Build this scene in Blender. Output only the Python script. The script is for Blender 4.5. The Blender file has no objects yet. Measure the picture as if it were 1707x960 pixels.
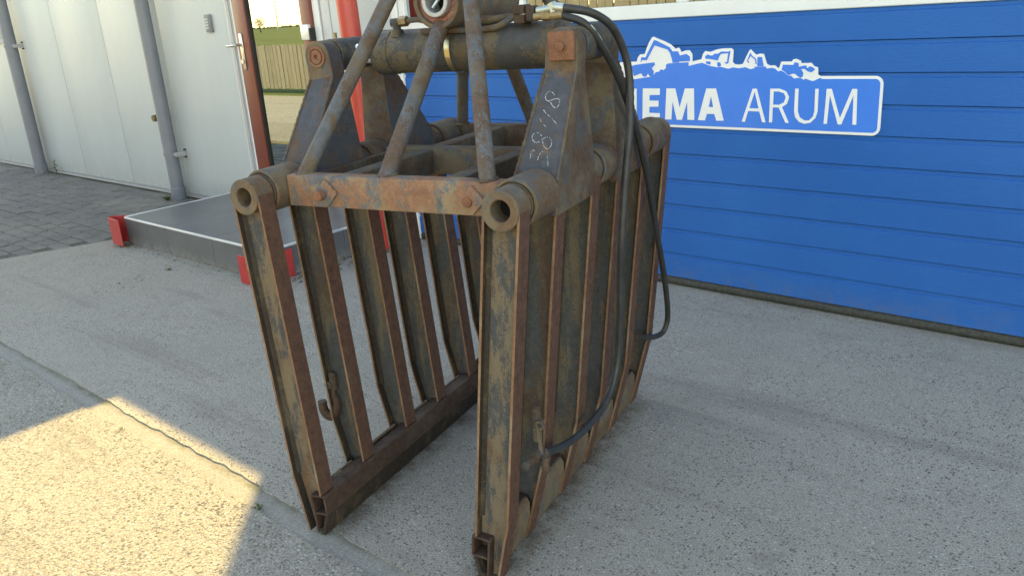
import bpy, bmesh, math, random
from mathutils import Vector, Matrix
from mathutils.geometry import tessellate_polygon

random.seed(7)
scene = bpy.context.scene
COL = scene.collection

# ------------------------------------------------------------------ camera
YAW, PITCH, ROLL = -0.7371, 0.3244, 0.0699
CAM = Vector((0.0, -3.4904, 1.3794))
_f = Vector((math.sin(YAW)*math.cos(PITCH), math.cos(YAW)*math.cos(PITCH), -math.sin(PITCH)))
_r = Vector((math.cos(YAW), -math.sin(YAW), 0.0))
_d = _f.cross(_r)
_c, _s = math.cos(ROLL), math.sin(ROLL)
_r2, _d2 = _c*_r + _s*_d, -_s*_r + _c*_d
cam_data = bpy.data.cameras.new('camera')
cam = bpy.data.objects.new('camera', cam_data)
COL.objects.link(cam)
_m = Matrix((( _r2.x, -_d2.x, -_f.x, CAM.x), (_r2.y, -_d2.y, -_f.y, CAM.y), (_r2.z, -_d2.z, -_f.z, CAM.z), (0, 0, 0, 1)))
cam.matrix_world = _m
cam_data.sensor_width = 36.0
cam_data.lens = 36.0*1376.42/1707.0
cam_data.clip_start = 0.05
cam_data.clip_end = 3000.0
scene.camera = cam

# ------------------------------------------------------------------ daylight
SUN_ROT = math.radians(-46.7)
SUN_EL = math.atan2(3.2, 3.38)
world = bpy.data.worlds.new('World')
scene.world = world
world.use_nodes = True
wn = world.node_tree
sky = wn.nodes.new('ShaderNodeTexSky')
sky.sky_type = 'NISHITA'
sky.sun_disc = False
sky.sun_elevation = SUN_EL
sky.sun_rotation = SUN_ROT
sky.dust_density = 0.1
sky.air_density = 1.0
sky.ozone_density = 1.0
wn.links.new(sky.outputs[0], wn.nodes['Background'].inputs[0])
wn.nodes['Background'].inputs[1].default_value = 0.15
sl = bpy.data.lights.new('sun', 'SUN')
sl.energy = 2.4
sl.angle = math.radians(0.6)
sl.color = (1.0, 0.87, 0.48)
sun = bpy.data.objects.new('sun', sl)
COL.objects.link(sun)
to_sun = Vector((math.sin(SUN_ROT)*math.cos(SUN_EL), math.cos(SUN_ROT)*math.cos(SUN_EL), math.sin(SUN_EL)))
sun.rotation_euler = to_sun.to_track_quat('Z', 'Y').to_euler()
sun.location = (-8, 8, 12)
vs = scene.view_settings
vs.view_transform = 'Standard'
vs.look = 'None'
vs.gamma = 1.0
vs.use_curve_mapping = False
vs.exposure = 2.2
vs.use_white_balance = True
vs.white_balance_temperature = 10600
vs.white_balance_tint = 10.0
scene.render.engine = 'CYCLES'
scene.cycles.use_denoising = True
scene.cycles.max_bounces = 5
scene.cycles.diffuse_bounces = 3
scene.cycles.glossy_bounces = 3
scene.cycles.use_adaptive_sampling = True
scene.cycles.adaptive_threshold = 0.02

# ------------------------------------------------------------------ helpers
class MB:
    def __init__(self):
        self.v, self.f = [], []
    def add(self, vs, fs):
        n = len(self.v)
        self.v += [tuple(p) for p in vs]
        self.f += [tuple(n+i for i in f) for f in fs]
        return self
    def box(self, x0, x1, y0, y1, z0, z1, map=None):
        vs = [(x, y, z) for z in (z0, z1) for y in (y0, y1) for x in (x0, x1)]
        if map: vs = [map(*p) for p in vs]
        return self.add(vs, [(0,2,3,1),(4,5,7,6),(0,1,5,4),(2,6,7,3),(0,4,6,2),(1,3,7,5)])
    def hexa(self, vs):
        """eight corners in the order of box()"""
        return self.add(vs, [(0,2,3,1),(4,5,7,6),(0,1,5,4),(2,6,7,3),(0,4,6,2),(1,3,7,5)])
    def prism(self, poly, a, b, fn):
        """poly: 2d points, extruded from a to b; fn(p, q, h) -> 3d"""
        n = len(poly)
        vs = [fn(p, q, a) for p, q in poly] + [fn(p, q, b) for p, q in poly]
        tri = tessellate_polygon([[Vector((p, q, 0)) for p, q in poly]])
        fs = [tuple(t) for t in tri] + [tuple(n+i for i in reversed(t)) for t in tri]
        fs += [(i, (i+1) % n, n+(i+1) % n, n+i) for i in range(n)]
        return self.add(vs, fs)
    def ring(self, R, r, a, b, fn, n=28, cu=0.0, cw=0.0):
        """annulus or disc extruded from a to b; fn(u, w, h)"""
        vs, fs = [], []
        cs = [(math.cos(2*math.pi*i/n), math.sin(2*math.pi*i/n)) for i in range(n)]
        for h in (a, b):
            vs += [fn(cu+R*c, cw+R*s, h) for c, s in cs]
        fs += [(i, (i+1) % n, n+(i+1) % n, n+i) for i in range(n)]
        if r > 0:
            for h in (a, b):
                vs += [fn(cu+r*c, cw+r*s, h) for c, s in cs]
            fs += [(2*n+(i+1) % n, 2*n+i, 3*n+i, 3*n+(i+1) % n) for i in range(n)]
            fs += [((i+1) % n, i, 2*n+i, 2*n+(i+1) % n) for i in range(n)]
            fs += [(n+i, n+(i+1) % n, 3*n+(i+1) % n, 3*n+i) for i in range(n)]
        else:
            fs += [tuple(range(n-1, -1, -1)), tuple(range(n, 2*n))]
        return self.add(vs, fs)
    def tube(self, pts, r, n=12, caps=True):
        pts = [Vector(p) for p in pts]
        k = len(pts)
        rad = r if isinstance(r, (list, tuple)) else [r]*k
        T = []
        for i in range(k):
            t = (pts[min(i+1, k-1)] - pts[max(i-1, 0)])
            T.append(t.normalized())
        up = Vector((0, 0, 1)) if abs(T[0].z) < 0.9 else Vector((1, 0, 0))
        N = (up - T[0]*up.dot(T[0])).normalized()
        vs, fs = [], []
        for i in range(k):
            N = (N - T[i]*N.dot(T[i])).normalized()
            B = T[i].cross(N)
            for j in range(n):
                a = 2*math.pi*j/n
                vs.append(pts[i] + (N*math.cos(a) + B*math.sin(a))*rad[i])
        for i in range(k-1):
            for j in range(n):
                fs.append((i*n+j, i*n+(j+1) % n, (i+1)*n+(j+1) % n, (i+1)*n+j))
        if caps:
            fs += [tuple(range(n-1, -1, -1)), tuple((k-1)*n+j for j in range(n))]
        return self.add(vs, fs)
    def mesh(self, name, mat, bev=0.0, seg=1, ang=35):
        me = bpy.data.meshes.new(name)
        me.from_pydata(self.v, [], self.f)
        bm = bmesh.new(); bm.from_mesh(me)
        bmesh.ops.recalc_face_normals(bm, faces=bm.faces)
        if bev > 0:
            ed = [e for e in bm.edges if len(e.link_faces) == 2 and e.calc_face_angle(0) > math.radians(40)]
            bmesh.ops.bevel(bm, geom=ed, offset=bev, segments=seg, affect='EDGES', profile=0.5, clamp_overlap=True)
        for f in bm.faces: f.smooth = True
        bm.to_mesh(me); bm.free()
        me.set_sharp_from_angle(angle=math.radians(ang))
        if mat: me.materials.append(mat)
        return me
    def build(self, name, mat, parent=None, bev=0.0, seg=1, ang=35):
        return link(name, self.mesh(name, mat, bev, seg, ang), parent)

def link(name, me, parent=None, loc=None):
    o = bpy.data.objects.new(name, me)
    COL.objects.link(o)
    if parent: o.parent = parent
    if loc: o.location = loc
    return o
def tag(o, label=None, cat=None, group=None, kind=None):
    if label: o['label'] = label
    if cat: o['category'] = cat
    if group: o['group'] = group
    if kind: o['kind'] = kind
    return o
def empty(name, loc=(0, 0, 0), rz=0.0):
    o = bpy.data.objects.new(name, None)
    COL.objects.link(o)
    o.empty_display_size = 0.2
    o.location = loc
    o.rotation_euler = (0, 0, rz)
    return o
def smooth_path(pts, n=8):
    P = [Vector(p) for p in pts]
    P = [2*P[0]-P[1]] + P + [2*P[-1]-P[-2]]
    out = []
    for i in range(1, len(P)-2):
        for j in range(n):
            t = j/n
            a, b, c, d = P[i-1], P[i], P[i+1], P[i+2]
            out.append(0.5*((2*b) + (c-a)*t + (2*a-5*b+4*c-d)*t*t + (3*b-a-3*c+d)*t**3))
    out.append(P[-2])
    return out

# ------------------------------------------------------------------ materials
class NT:
    def __init__(self, name):
        self.m = bpy.data.materials.new(name)
        self.m.use_nodes = True
        self.t = self.m.node_tree
        self.b = self.t.nodes['Principled BSDF']
        self.pos = None
    def n(self, typ, **kw):
        o = self.t.nodes.new(typ)
        for k, v in kw.items(): setattr(o, k, v)
        return o
    def l(self, a, b): self.t.links.new(a, b)
    def coords(self, scale=(1, 1, 1), off=(0, 0, 0)):
        if not self.pos: self.pos = self.n('ShaderNodeNewGeometry').outputs['Position']
        mp = self.n('ShaderNodeMapping')
        mp.inputs['Scale'].default_value = scale
        mp.inputs['Location'].default_value = off
        self.l(self.pos, mp.inputs['Vector'])
        return mp.outputs[0]
    def noise(self, scale, detail=6, rough=0.6, stretch=(1, 1, 1), off=(0, 0, 0), dist=0.0):
        o = self.n('ShaderNodeTexNoise')
        o.inputs['Scale'].default_value = scale
        o.inputs['Detail'].default_value = detail
        o.inputs['Roughness'].default_value = rough
        o.inputs['Distortion'].default_value = dist
        self.l(self.coords(stretch, off), o.inputs['Vector'])
        return o.outputs['Fac']
    def vor(self, scale, feat='F1', stretch=(1, 1, 1), off=(0, 0, 0)):
        o = self.n('ShaderNodeTexVoronoi', feature=feat)
        o.inputs['Scale'].default_value = scale
        self.l(self.coords(stretch, off), o.inputs['Vector'])
        return o
    def warped(self, amp, wscale, off=(0, 0, 0)):
        nz = self.n('ShaderNodeTexNoise'); nz.inputs['Scale'].default_value = wscale; nz.inputs['Detail'].default_value = 1.0
        self.l(self.coords((1, 1, 1), off), nz.inputs['Vector'])
        sub = self.n('ShaderNodeVectorMath', operation='SUBTRACT'); self.l(nz.outputs['Color'], sub.inputs[0]); sub.inputs[1].default_value = (0.5, 0.5, 0.5)
        sc = self.n('ShaderNodeVectorMath', operation='SCALE'); self.l(sub.outputs[0], sc.inputs[0]); sc.inputs['Scale'].default_value = amp
        ad = self.n('ShaderNodeVectorMath', operation='ADD'); self.l(sc.outputs[0], ad.inputs[0]); self.l(self.coords((1, 1, 1), off), ad.inputs[1])
        return ad.outputs[0]
    def ramp(self, fac, stops, interp='LINEAR'):
        r = self.n('ShaderNodeValToRGB')
        r.color_ramp.interpolation = interp
        e = r.color_ramp.elements
        while len(e) < len(stops): e.new(0.5)
        for k, (p, c) in enumerate(stops):
            e[k].position = p
            e[k].color = (*c, 1) if isinstance(c, (tuple, list)) else (c, c, c, 1)
        self.l(fac, r.inputs[0])
        return r.outputs[0]
    def mix(self, fac, a, b, typ='MIX'):
        m = self.n('ShaderNodeMix', data_type='RGBA', blend_type=typ)
        for sock, v in ((m.inputs[0], fac), (m.inputs[6], a), (m.inputs[7], b)):
            if isinstance(v, (int, float)): sock.default_value = v
            elif isinstance(v, (tuple, list)): sock.default_value = (*v, 1)
            else: self.l(v, sock)
        return m.outputs[2]
    def math(self, op, a, b=None):
        m = self.n('ShaderNodeMath', operation=op)
        for sock, v in zip(m.inputs, (a, b)):
            if v is None: continue
            if isinstance(v, (int, float)): sock.default_value = v
            else: self.l(v, sock)
        return m.outputs[0]
    def color(self, c):
        s = self.b.inputs['Base Color']
        if isinstance(c, (tuple, list)): s.default_value = (*c, 1)
        else: self.l(c, s)
        return self
    def rough(self, r):
        s = self.b.inputs['Roughness']
        if isinstance(r, (int, float)): s.default_value = r
        else: self.l(r, s)
        return self
    def bump(self, h, strength=0.3, dist=0.01):
        b = self.n('ShaderNodeBump')
        b.inputs['Strength'].default_value = strength
        b.inputs['Distance'].default_value = dist
        self.l(h, b.inputs['Height'])
        self.l(b.outputs[0], self.b.inputs['Normal'])
        return self
    def spec(self, v): self.b.inputs['Specular IOR Level'].default_value = v; return self
    def metal(self, v): self.b.inputs['Metallic'].default_value = v; return self

def plain(name, c, rough=0.5, spec=0.5, var=0.12, metal=0.0, scale=9.0, bump=0.0):
    t = NT(name)
    nz = t.noise(scale, 6, 0.65)
    dark = tuple(x*(1-var) for x in c); lite = tuple(min(1, x*(1+var)) for x in c)
    t.color(t.ramp(nz, [(0.3, dark), (0.7, lite)])).rough(rough).spec(spec).metal(metal)
    if bump > 0: t.bump(t.noise(scale*18, 4), bump, 0.003)
    return t.m

def rusty(name, rust_a, rust_b, dust, paint, dust_amt, paint_amt, rough=0.75, big=7.0, streak=1.0, off=(0, 0, 0), pit=0.55, speck=0.0):
    """weathered steel: two rust tones, dried ochre dirt in patches, left-over paint in flakes"""
    t = NT(name)
    st = (1, 1, 1.0/streak)
    n1 = t.noise(big, 6, 0.62, st, off)
    n2 = t.noise(big*6.5, 4, 0.65, (1, 1, 1), off)
    n3 = t.noise(big*30, 2, 0.6)
    n4 = t.noise(big*2.2, 6, 0.7, (1, 1, 0.6/streak), (off[0]+3.1, off[1]+1.7, off[2]))
    base = t.mix(t.ramp(n2, [(0.35, 0.0), (0.68, 1.0)]), rust_a, rust_b)
    base = t.mix(t.math('MULTIPLY', t.ramp(n3, [(0.45, 0.0), (0.75, 1.0)]), 0.45), base, tuple(x*0.45 for x in rust_b))
    d = t.math('ADD', t.math('MULTIPLY', n1, 0.7), t.math('MULTIPLY', n2, 0.3))
    lo = 0.68-0.36*dust_amt
    base = t.mix(t.math('MULTIPLY', t.ramp(d, [(lo-0.03, 0.0), (lo+0.05, 1.0)]), 0.9), base, dust)
    p = t.math('ADD', t.math('MULTIPLY', n4, 0.75), t.math('MULTIPLY', n3, 0.25))
    lo = 0.70-0.38*paint_amt
    pf = t.ramp(p, [(lo-0.012, 0.0), (lo+0.02, 1.0)])
    pc = t.mix(t.ramp(n2, [(0.3, 0.0), (0.7, 1.0)]), paint, tuple(min(1, x*1.6+0.01) for x in paint))
    base = t.mix(pf, base, pc)
    if speck > 0:
        v = t.vor(170)
        dots = t.ramp(v.outputs['Distance'], [(0.16, speck), (0.30, 0.0)])
        rs = t.n('ShaderNodeSeparateColor'); t.l(v.outputs['Color'], rs.inputs[0])
        dots = t.math('MULTIPLY', dots, t.ramp(rs.outputs[0], [(0.55, 0.0), (0.95, 1.0)]))
        base = t.mix(dots, base, tuple(min(1, x*1.5) for x in dust))
    t.color(base).rough(t.ramp(n2, [(0.3, rough-0.14), (0.7, min(1, rough+0.12))])).spec(0.35)
    h = t.math('ADD', t.math('MULTIPLY', n2, 0.6), t.math('MULTIPLY', n3, 0.4))
    t.bump(h, pit, 0.004)
    return t.m

RA, RB = (0.155, 0.072, 0.036), (0.085, 0.043, 0.026)
DUST, SLATE = (0.235, 0.175, 0.095), (0.050, 0.058, 0.070)
M = {}
M['flange'] = rusty('rusty_flange_steel', (0.130, 0.063, 0.042), (0.080, 0.040, 0.029), (0.13, 0.083, 0.056), SLATE, 0.22, 0.12)
M['tine'] = rusty('tine_steel_olive_dirt', (0.095, 0.056, 0.037), (0.062, 0.039, 0.028), (0.130, 0.105, 0.069), (0.040, 0.044, 0.046), 0.60, 0.58, big=8, streak=3.5, speck=0.8)
M['tine_front'] = rusty('front_tine_ochre_dirt', (0.17, 0.10, 0.058), (0.11, 0.068, 0.042), (0.175, 0.136, 0.092), (0.046, 0.049, 0.052), 0.66, 0.51, big=12, streak=2.0, off=(0.4, 0.2, 0.1), speck=0.5)
M['arm'] = rusty('slate_painted_steel', (0.13, 0.075, 0.05), (0.08, 0.048, 0.034), (0.15, 0.115, 0.08), (0.045, 0.050, 0.062), 0.4, 0.60, big=6, speck=0.35)
M['bar'] = rusty('orange_rusty_bar', (0.31, 0.160, 0.098), (0.20, 0.098, 0.062), (0.27, 0.20, 0.13), (0.080, 0.088, 0.097), 0.46, 0.44, big=8)
M['frame'] = rusty('brown_frame_steel', (0.115, 0.068, 0.045), (0.072, 0.044, 0.031), (0.140, 0.110, 0.074), (0.054, 0.057, 0.060), 0.5, 0.42, big=8)
M['pipe'] = rusty('weathered_pipe_steel', (0.128, 0.080, 0.058), (0.085, 0.054, 0.040), (0.130, 0.106, 0.079), (0.072, 0.078, 0.088), 0.5, 0.50, big=7)
M['boss'] = rusty('ochre_dusty_steel', (0.165, 0.100, 0.062), (0.100, 0.062, 0.041), (0.160, 0.124, 0.083), (0.068, 0.069, 0.067), 0.5, 0.42, big=10)
M['beam'] = rusty('dark_brown_beam_steel', (0.085, 0.046, 0.031), (0.05, 0.029, 0.022), (0.10, 0.072, 0.05), (0.028, 0.025, 0.024), 0.3, 0.34)
M['cylinder'] = rusty('grey_painted_cylinder', (0.12, 0.08, 0.05), (0.08, 0.055, 0.035), (0.13, 0.10, 0.062), (0.040, 0.040, 0.041), 0.6, 0.60, rough=0.55, big=4.5, pit=0.15)
M['edge'] = rusty('bright_rust_edge', (0.25, 0.125, 0.068), (0.17, 0.085, 0.05), (0.26, 0.18, 0.11), SLATE, 0.4, 0.03)
M['root'] = rusty('root_dirt_and_shade', (0.050, 0.034, 0.024), (0.030, 0.022, 0.017), (0.105, 0.078, 0.046), (0.026, 0.024, 0.022), 0.34, 0.3, big=11, streak=2.0)  # dirt, with crevice shade painted into the same dark colour
M['keeper'] = rusty('red_rusty_keeper', (0.26, 0.11, 0.065), (0.19, 0.08, 0.05), (0.25, 0.15, 0.09), SLATE, 0.3, 0.02)
M['chrome'] = plain('chromed_rod', (0.75, 0.76, 0.78), 0.12, 0.5, 0.05, 1.0)
M['band'] = plain('gold_zinc_band', (0.72, 0.60, 0.36), 0.3, 0.5, 0.15, 1.0, 30)
M['zinc'] = plain('zinc_fitting', (0.50, 0.55, 0.52), 0.35, 0.5, 0.2, 0.9, 40)
M['brass'] = plain('dull_brass_fitting', (0.30, 0.22, 0.12), 0.45, 0.5, 0.3, 0.6, 40)
M['rubber'] = plain('black_hose_rubber', (0.026, 0.025, 0.024), 0.5, 0.5, 0.3, 0, 30)
M['hose_worn'] = plain('worn_grey_hose', (0.030, 0.031, 0.033), 0.5, 0.5, 0.4, 0, 25)
M['tape'] = plain('grey_wrapping_tape', (0.055, 0.055, 0.048), 0.8, 0.3, 0.4, 0, 60)
M['pink'] = rusty('torn_pink_rubber', (0.42, 0.17, 0.13), (0.26, 0.10, 0.08), (0.5, 0.3, 0.2), (0.15, 0.06, 0.04), 0.2, 0.1, big=30)
M['pale_ring'] = plain('pale_worn_steel', (0.42, 0.43, 0.435), 0.4, 0.5, 0.15, 0.3, 30)
M['chalk'] = plain('white_chalk', (0.42, 0.43, 0.435), 0.95, 0.1, 0.1)
M['dark'] = plain('hole_shade_black', (0.012, 0.012, 0.012), 0.9, 0.1, 0.2)  # black that paints the shade inside holes

def concrete(name, stone, tone, coarse=1.0, stain=1.0, rust=None):
    """weathered concrete with exposed aggregate: mortar, dark and pale stones, stains and scuffs"""
    t = NT(name)
    big = t.noise(0.9, 4, 0.62)
    mid = t.noise(5.0, 5, 0.72, (1, 1, 1), (2.3, 0.4, 0))
    fine = t.noise(210, 2, 0.8)
    base = t.ramp(big, [(0.32, tuple(x*(1-0.40*stain) for x in tone)), (0.50, tone), (0.68, tuple(x*(1+0.22*stain) for x in tone))])
    base = t.mix(0.55, base, t.ramp(mid, [(0.30, tuple(x*0.58 for x in tone)), (0.5, tone), (0.74, tuple(min(1, x*1.36) for x in tone))]))
    base = t.mix(0.72, base, t.ramp(fine, [(0.30, tuple(x*0.28 for x in tone)), (0.5, tone), (0.72, tuple(min(1, x*1.85) for x in tone))]))
    v = t.vor(stone)
    t.l(t.warped(0.9/stone, stone*0.9), v.inputs['Vector'])
    rnd = t.n('ShaderNodeSeparateColor'); t.l(v.outputs['Color'], rnd.inputs[0])
    inside = t.ramp(v.outputs['Distance'], [(0.30, 1.0), (0.46, 0.0)])
    clump = t.ramp(t.noise(2.2, 2, 0.6, (1, 1, 1), (7, 3, 0)), [(0.35, 0.45), (0.62, 1.0)])
    dk = t.math('MULTIPLY', t.math('MULTIPLY', inside, t.math('GREATER_THAN', rnd.outputs[0], 0.80-0.10*coarse)), t.math('MULTIPLY', clump, 0.78))
    lt = t.math('MULTIPLY', t.math('MULTIPLY', inside, t.math('LESS_THAN', rnd.outputs[0], 0.12+0.04*coarse)), 0.8)
    base = t.mix(dk, base, t.mix(rnd.outputs[1], (0.035, 0.037, 0.04), (0.12, 0.108, 0.09)))
    base = t.mix(lt, base, t.mix(rnd.outputs[2], (0.50, 0.50, 0.48), (0.42, 0.38, 0.30)))
    v2 = t.vor(stone*0.45)
    t.l(t.warped(1.6/stone, stone*0.5, (1.3, 4.2, 0)), v2.inputs['Vector'])
    r2 = t.n('ShaderNodeSeparateColor'); t.l(v2.outputs['Color'], r2.inputs[0])
    in2 = t.ramp(v2.outputs['Distance'], [(0.17, 1.0), (0.26, 0.0)])
    big_st = t.math('MULTIPLY', in2, t.math('GREATER_THAN', r2.outputs[0], 0.88-0.12*coarse))
    base = t.mix(t.math('MULTIPLY', big_st, 0.8), base, t.mix(r2.outputs[1], (0.085, 0.085, 0.088), (0.40, 0.38, 0.34)))
    tyre = t.ramp(t.noise(1.1, 4, 0.7, (0.35, 3.2, 1), (1.7, 2.9, 0)), [(0.55, 0.0), (0.68, 0.5)])
    base = t.mix(t.math('MULTIPLY', tyre, 0.8*stain), base, tuple(x*0.50 for x in tone))
    oil = t.ramp(t.noise(1.7, 5, 0.75, (1, 1, 1), (9.1, 4.4, 0)), [(0.63, 0.0), (0.70, 0.45)])
    base = t.mix(oil, base, tuple(x*0.55 for x in tone))
    scuff = t.ramp(t.noise(3.0, 5, 0.8, (1.0, 2.6, 1), (5.2, 1.1, 0)), [(0.615, 0.0), (0.70, 1.0)])
    base = t.mix(t.math('MULTIPLY', scuff, 0.45), base, tuple(min(1, x*1.55) for x in tone))
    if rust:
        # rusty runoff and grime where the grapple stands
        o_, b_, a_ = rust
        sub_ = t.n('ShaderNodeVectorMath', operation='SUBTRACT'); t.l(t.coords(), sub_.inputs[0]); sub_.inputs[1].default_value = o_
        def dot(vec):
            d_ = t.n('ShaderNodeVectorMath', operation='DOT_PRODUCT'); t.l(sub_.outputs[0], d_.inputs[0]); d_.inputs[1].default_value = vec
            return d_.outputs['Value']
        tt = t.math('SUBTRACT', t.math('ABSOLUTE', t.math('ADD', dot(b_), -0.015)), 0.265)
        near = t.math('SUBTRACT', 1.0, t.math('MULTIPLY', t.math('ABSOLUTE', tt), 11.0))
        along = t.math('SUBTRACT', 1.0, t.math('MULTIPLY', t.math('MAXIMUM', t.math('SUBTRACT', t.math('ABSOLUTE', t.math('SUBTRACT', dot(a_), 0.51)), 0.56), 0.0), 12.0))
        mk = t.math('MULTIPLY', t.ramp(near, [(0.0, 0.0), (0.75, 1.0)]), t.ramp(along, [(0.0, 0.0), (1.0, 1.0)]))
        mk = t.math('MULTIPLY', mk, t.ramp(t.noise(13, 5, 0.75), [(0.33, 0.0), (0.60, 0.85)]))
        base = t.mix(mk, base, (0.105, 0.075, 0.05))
    t.color(base).rough(0.9).spec(0.25)
    h = t.math('ADD', t.math('MULTIPLY', fine, 0.5), t.math('MULTIPLY', inside, 0.25*coarse))
    t.bump(h, 0.5*min(2.0, coarse), 0.006+0.005*max(0.0, coarse-1.2))
    return t.m

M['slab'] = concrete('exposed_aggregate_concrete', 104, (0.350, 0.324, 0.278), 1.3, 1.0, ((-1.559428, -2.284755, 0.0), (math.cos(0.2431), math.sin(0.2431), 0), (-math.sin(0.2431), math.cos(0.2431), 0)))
M['slab_coarse'] = concrete('coarse_washed_concrete', 80, (0.315, 0.295, 0.253), 1.7, 1.2)
M['cement'] = concrete('smooth_step_cement', 150, (0.30, 0.30, 0.285), 0.1, 1.1)
def mortar_mat():
    t = NT('smooth_joint_mortar')
    c = t.ramp(t.noise(6, 6, 0.7), [(0.3, (0.255, 0.243, 0.212)), (0.7, (0.345, 0.33, 0.29))])
    c = t.mix(0.45, c, t.ramp(t.noise(150, 2, 0.7), [(0.3, (0.12, 0.115, 0.10)), (0.7, (0.48, 0.46, 0.41))]))
    sep = t.n('ShaderNodeSeparateXYZ'); t.l(t.coords(), sep.inputs[0])
    yy = t.math('ADD', sep.outputs['Y'], t.math('MULTIPLY', t.noise(16, 4, 0.7), 0.03))
    edge = t.ramp(t.math('ADD', yy, 2.414), [(0.045, 0.0), (0.070, 0.8)])
    moss = t.math('MULTIPLY', edge, t.ramp(t.noise(4, 4, 0.7), [(0.38, 0.15), (0.6, 0.85)]))
    c = t.mix(moss, c, (0.105, 0.105, 0.06))
    t.color(c).rough(0.92).spec(0.2).bump(t.noise(120, 3), 0.3, 0.004)
    return t.m
M['mortar'] = mortar_mat()
M['road'] = concrete('pale_yard_paving', 40, (0.34, 0.32, 0.28), 0.8)

def brick_mat():
    t = NT('grey_paving_brick')
    oi = t.n('ShaderNodeObjectInfo')
    c = t.ramp(oi.outputs['Random'], [(0.0, (0.120, 0.115, 0.106)), (0.35, (0.165, 0.155, 0.14)), (0.7, (0.190, 0.175, 0.155)), (1.0, (0.145, 0.143, 0.137))])
    nz = t.noise(35, 8, 0.7)
    c = t.mix(0.55, c, t.ramp(nz, [(0.3, (0.085, 0.082, 0.075)), (0.72, (0.30, 0.285, 0.255))]))
    c = t.mix(t.ramp(t.noise(1.6, 7, 0.7), [(0.48, 0.0), (0.72, 0.75)]), c, (0.285, 0.265, 0.225))
    t.color(c).rough(0.9).spec(0.25).bump(t.noise(120, 5), 0.35, 0.004)
    return t.m
M['brick'] = brick_mat()
M['brick_joint'] = plain('sandy_joint_fill', (0.16, 0.15, 0.125), 0.95, 0.1, 0.35, 0, 25)

def grass_mat(name, a, b, sc):
    t = NT(name)
    c = t.mix(t.ramp(t.noise(sc, 8, 0.7), [(0.35, 0.0), (0.65, 1.0)]), a, b)
    t.color(c).rough(0.95).spec(0.1)
    return t.m
M['field'] = grass_mat('meadow_grass', (0.10, 0.13, 0.035), (0.17, 0.18, 0.06), 0.15)
M['leaf'] = grass_mat('weed_leaf', (0.06, 0.10, 0.025), (0.12, 0.15, 0.04), 20)
M['hedge'] = grass_mat('far_hedge_leaf', (0.03, 0.045, 0.02), (0.06, 0.075, 0.03), 0.6)
M['deadleaf'] = grass_mat('dry_leaf', (0.10, 0.075, 0.045), (0.20, 0.15, 0.09), 40)

def wall_mat():
    t = NT('white_coated_wall_panel')
    c = t.ramp(t.noise(2.0, 7, 0.7, (1, 1, 0.25)), [(0.3, (0.465, 0.512, 0.525)), (0.7, (0.52, 0.567, 0.58))])
    streak = t.ramp(t.noise(9.0, 6, 0.7, (1, 1, 0.06)), [(0.55, 0.0), (0.8, 0.18)])
    c = t.mix(streak, c, (0.52, 0.53, 0.50))
    low = t.n('ShaderNodeSeparateXYZ'); t.l(t.coords(), low.inputs[0])
    splash = t.math('MULTIPLY', t.ramp(low.outputs['Z'], [(0.0, 1.0), (0.22, 0.0)]), t.ramp(t.noise(14, 8, 0.75), [(0.42, 0.0), (0.62, 0.7)]))
    c = t.mix(splash, c, (0.42, 0.40, 0.34))
    t.color(c).rough(0.42).spec(0.4).bump(t.noise(60, 3, 0.5, (1, 1, 0.04)), 0.05, 0.003)
    return t.m
M['wall'] = wall_mat()
M['white'] = plain('white_frame_paint', (0.74, 0.765, 0.765), 0.35, 0.5, 0.04)
M['trim'] = plain('light_grey_trim', (0.55, 0.56, 0.57), 0.4, 0.5, 0.05)
M['grey_trim'] = plain('mid_grey_trim', (0.36, 0.37, 0.39), 0.4, 0.5, 0.05)
M['pvc'] = plain('grey_downpipe_plastic', (0.195, 0.212, 0.243), 0.45, 0.4, 0.10, 0, 5)
M['red_post'] = plain('red_gloss_paint', (0.53, 0.045, 0.035), 0.32, 0.5, 0.10, 0, 6)
M['red_plate'] = plain('red_plate_paint', (0.50, 0.045, 0.045), 0.45, 0.4, 0.14, 0, 20)
M['door_red'] = plain('oxide_red_door_paint', (0.215, 0.052, 0.036), 0.35, 0.5, 0.06)
M['steel'] = plain('satin_steel', (0.62, 0.60, 0.57), 0.3, 0.5, 0.05, 0.85)
M['silver'] = plain('light_aluminium', (0.74, 0.76, 0.78), 0.35, 0.5, 0.04, 0.5)
M['keys'] = plain('grey_keypad_plastic', (0.24, 0.25, 0.255), 0.5, 0.4, 0.1)
M['black'] = plain('black_plastic', (0.02, 0.02, 0.02), 0.5, 0.4, 0.2)
M['roofing'] = plain('dark_roof_sheet', (0.10, 0.10, 0.105), 0.7, 0.3, 0.1)
M['brown_end'] = plain('brown_pipe_stub', (0.20, 0.145, 0.055), 0.7, 0.3, 0.3, 0, 40)

def door_blue():
    t = NT('blue_embossed_door_sheet')
    c = t.ramp(t.noise(0.8, 5, 0.6), [(0.3, (0.003, 0.106, 0.375)), (0.7, (0.005, 0.142, 0.455))])
    sep = t.n('ShaderNodeSeparateXYZ'); t.l(t.coords(), sep.inputs[0])
    mud = t.math('MULTIPLY', t.ramp(sep.outputs['Z'], [(0.05, 1.0), (0.16, 0.0)]), t.ramp(t.noise(9, 6, 0.8), [(0.42, 0.0), (0.68, 0.45)]))
    c = t.mix(mud, c, (0.13, 0.14, 0.15))
    spots = t.ramp(t.noise(55, 3, 0.75), [(0.68, 0.0), (0.80, 0.35)])
    c = t.mix(spots, c, (0.16, 0.22, 0.36))
    t.color(c).rough(t.ramp(t.noise(4, 3), [(0.3, 0.36), (0.7, 0.50)])).spec(0.16)
    t.bump(t.noise(75, 3, 0.55, (0.6, 1, 2.6), dist=0.5), 0.34, 0.004)
    return t.m
M['blue'] = door_blue()
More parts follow.
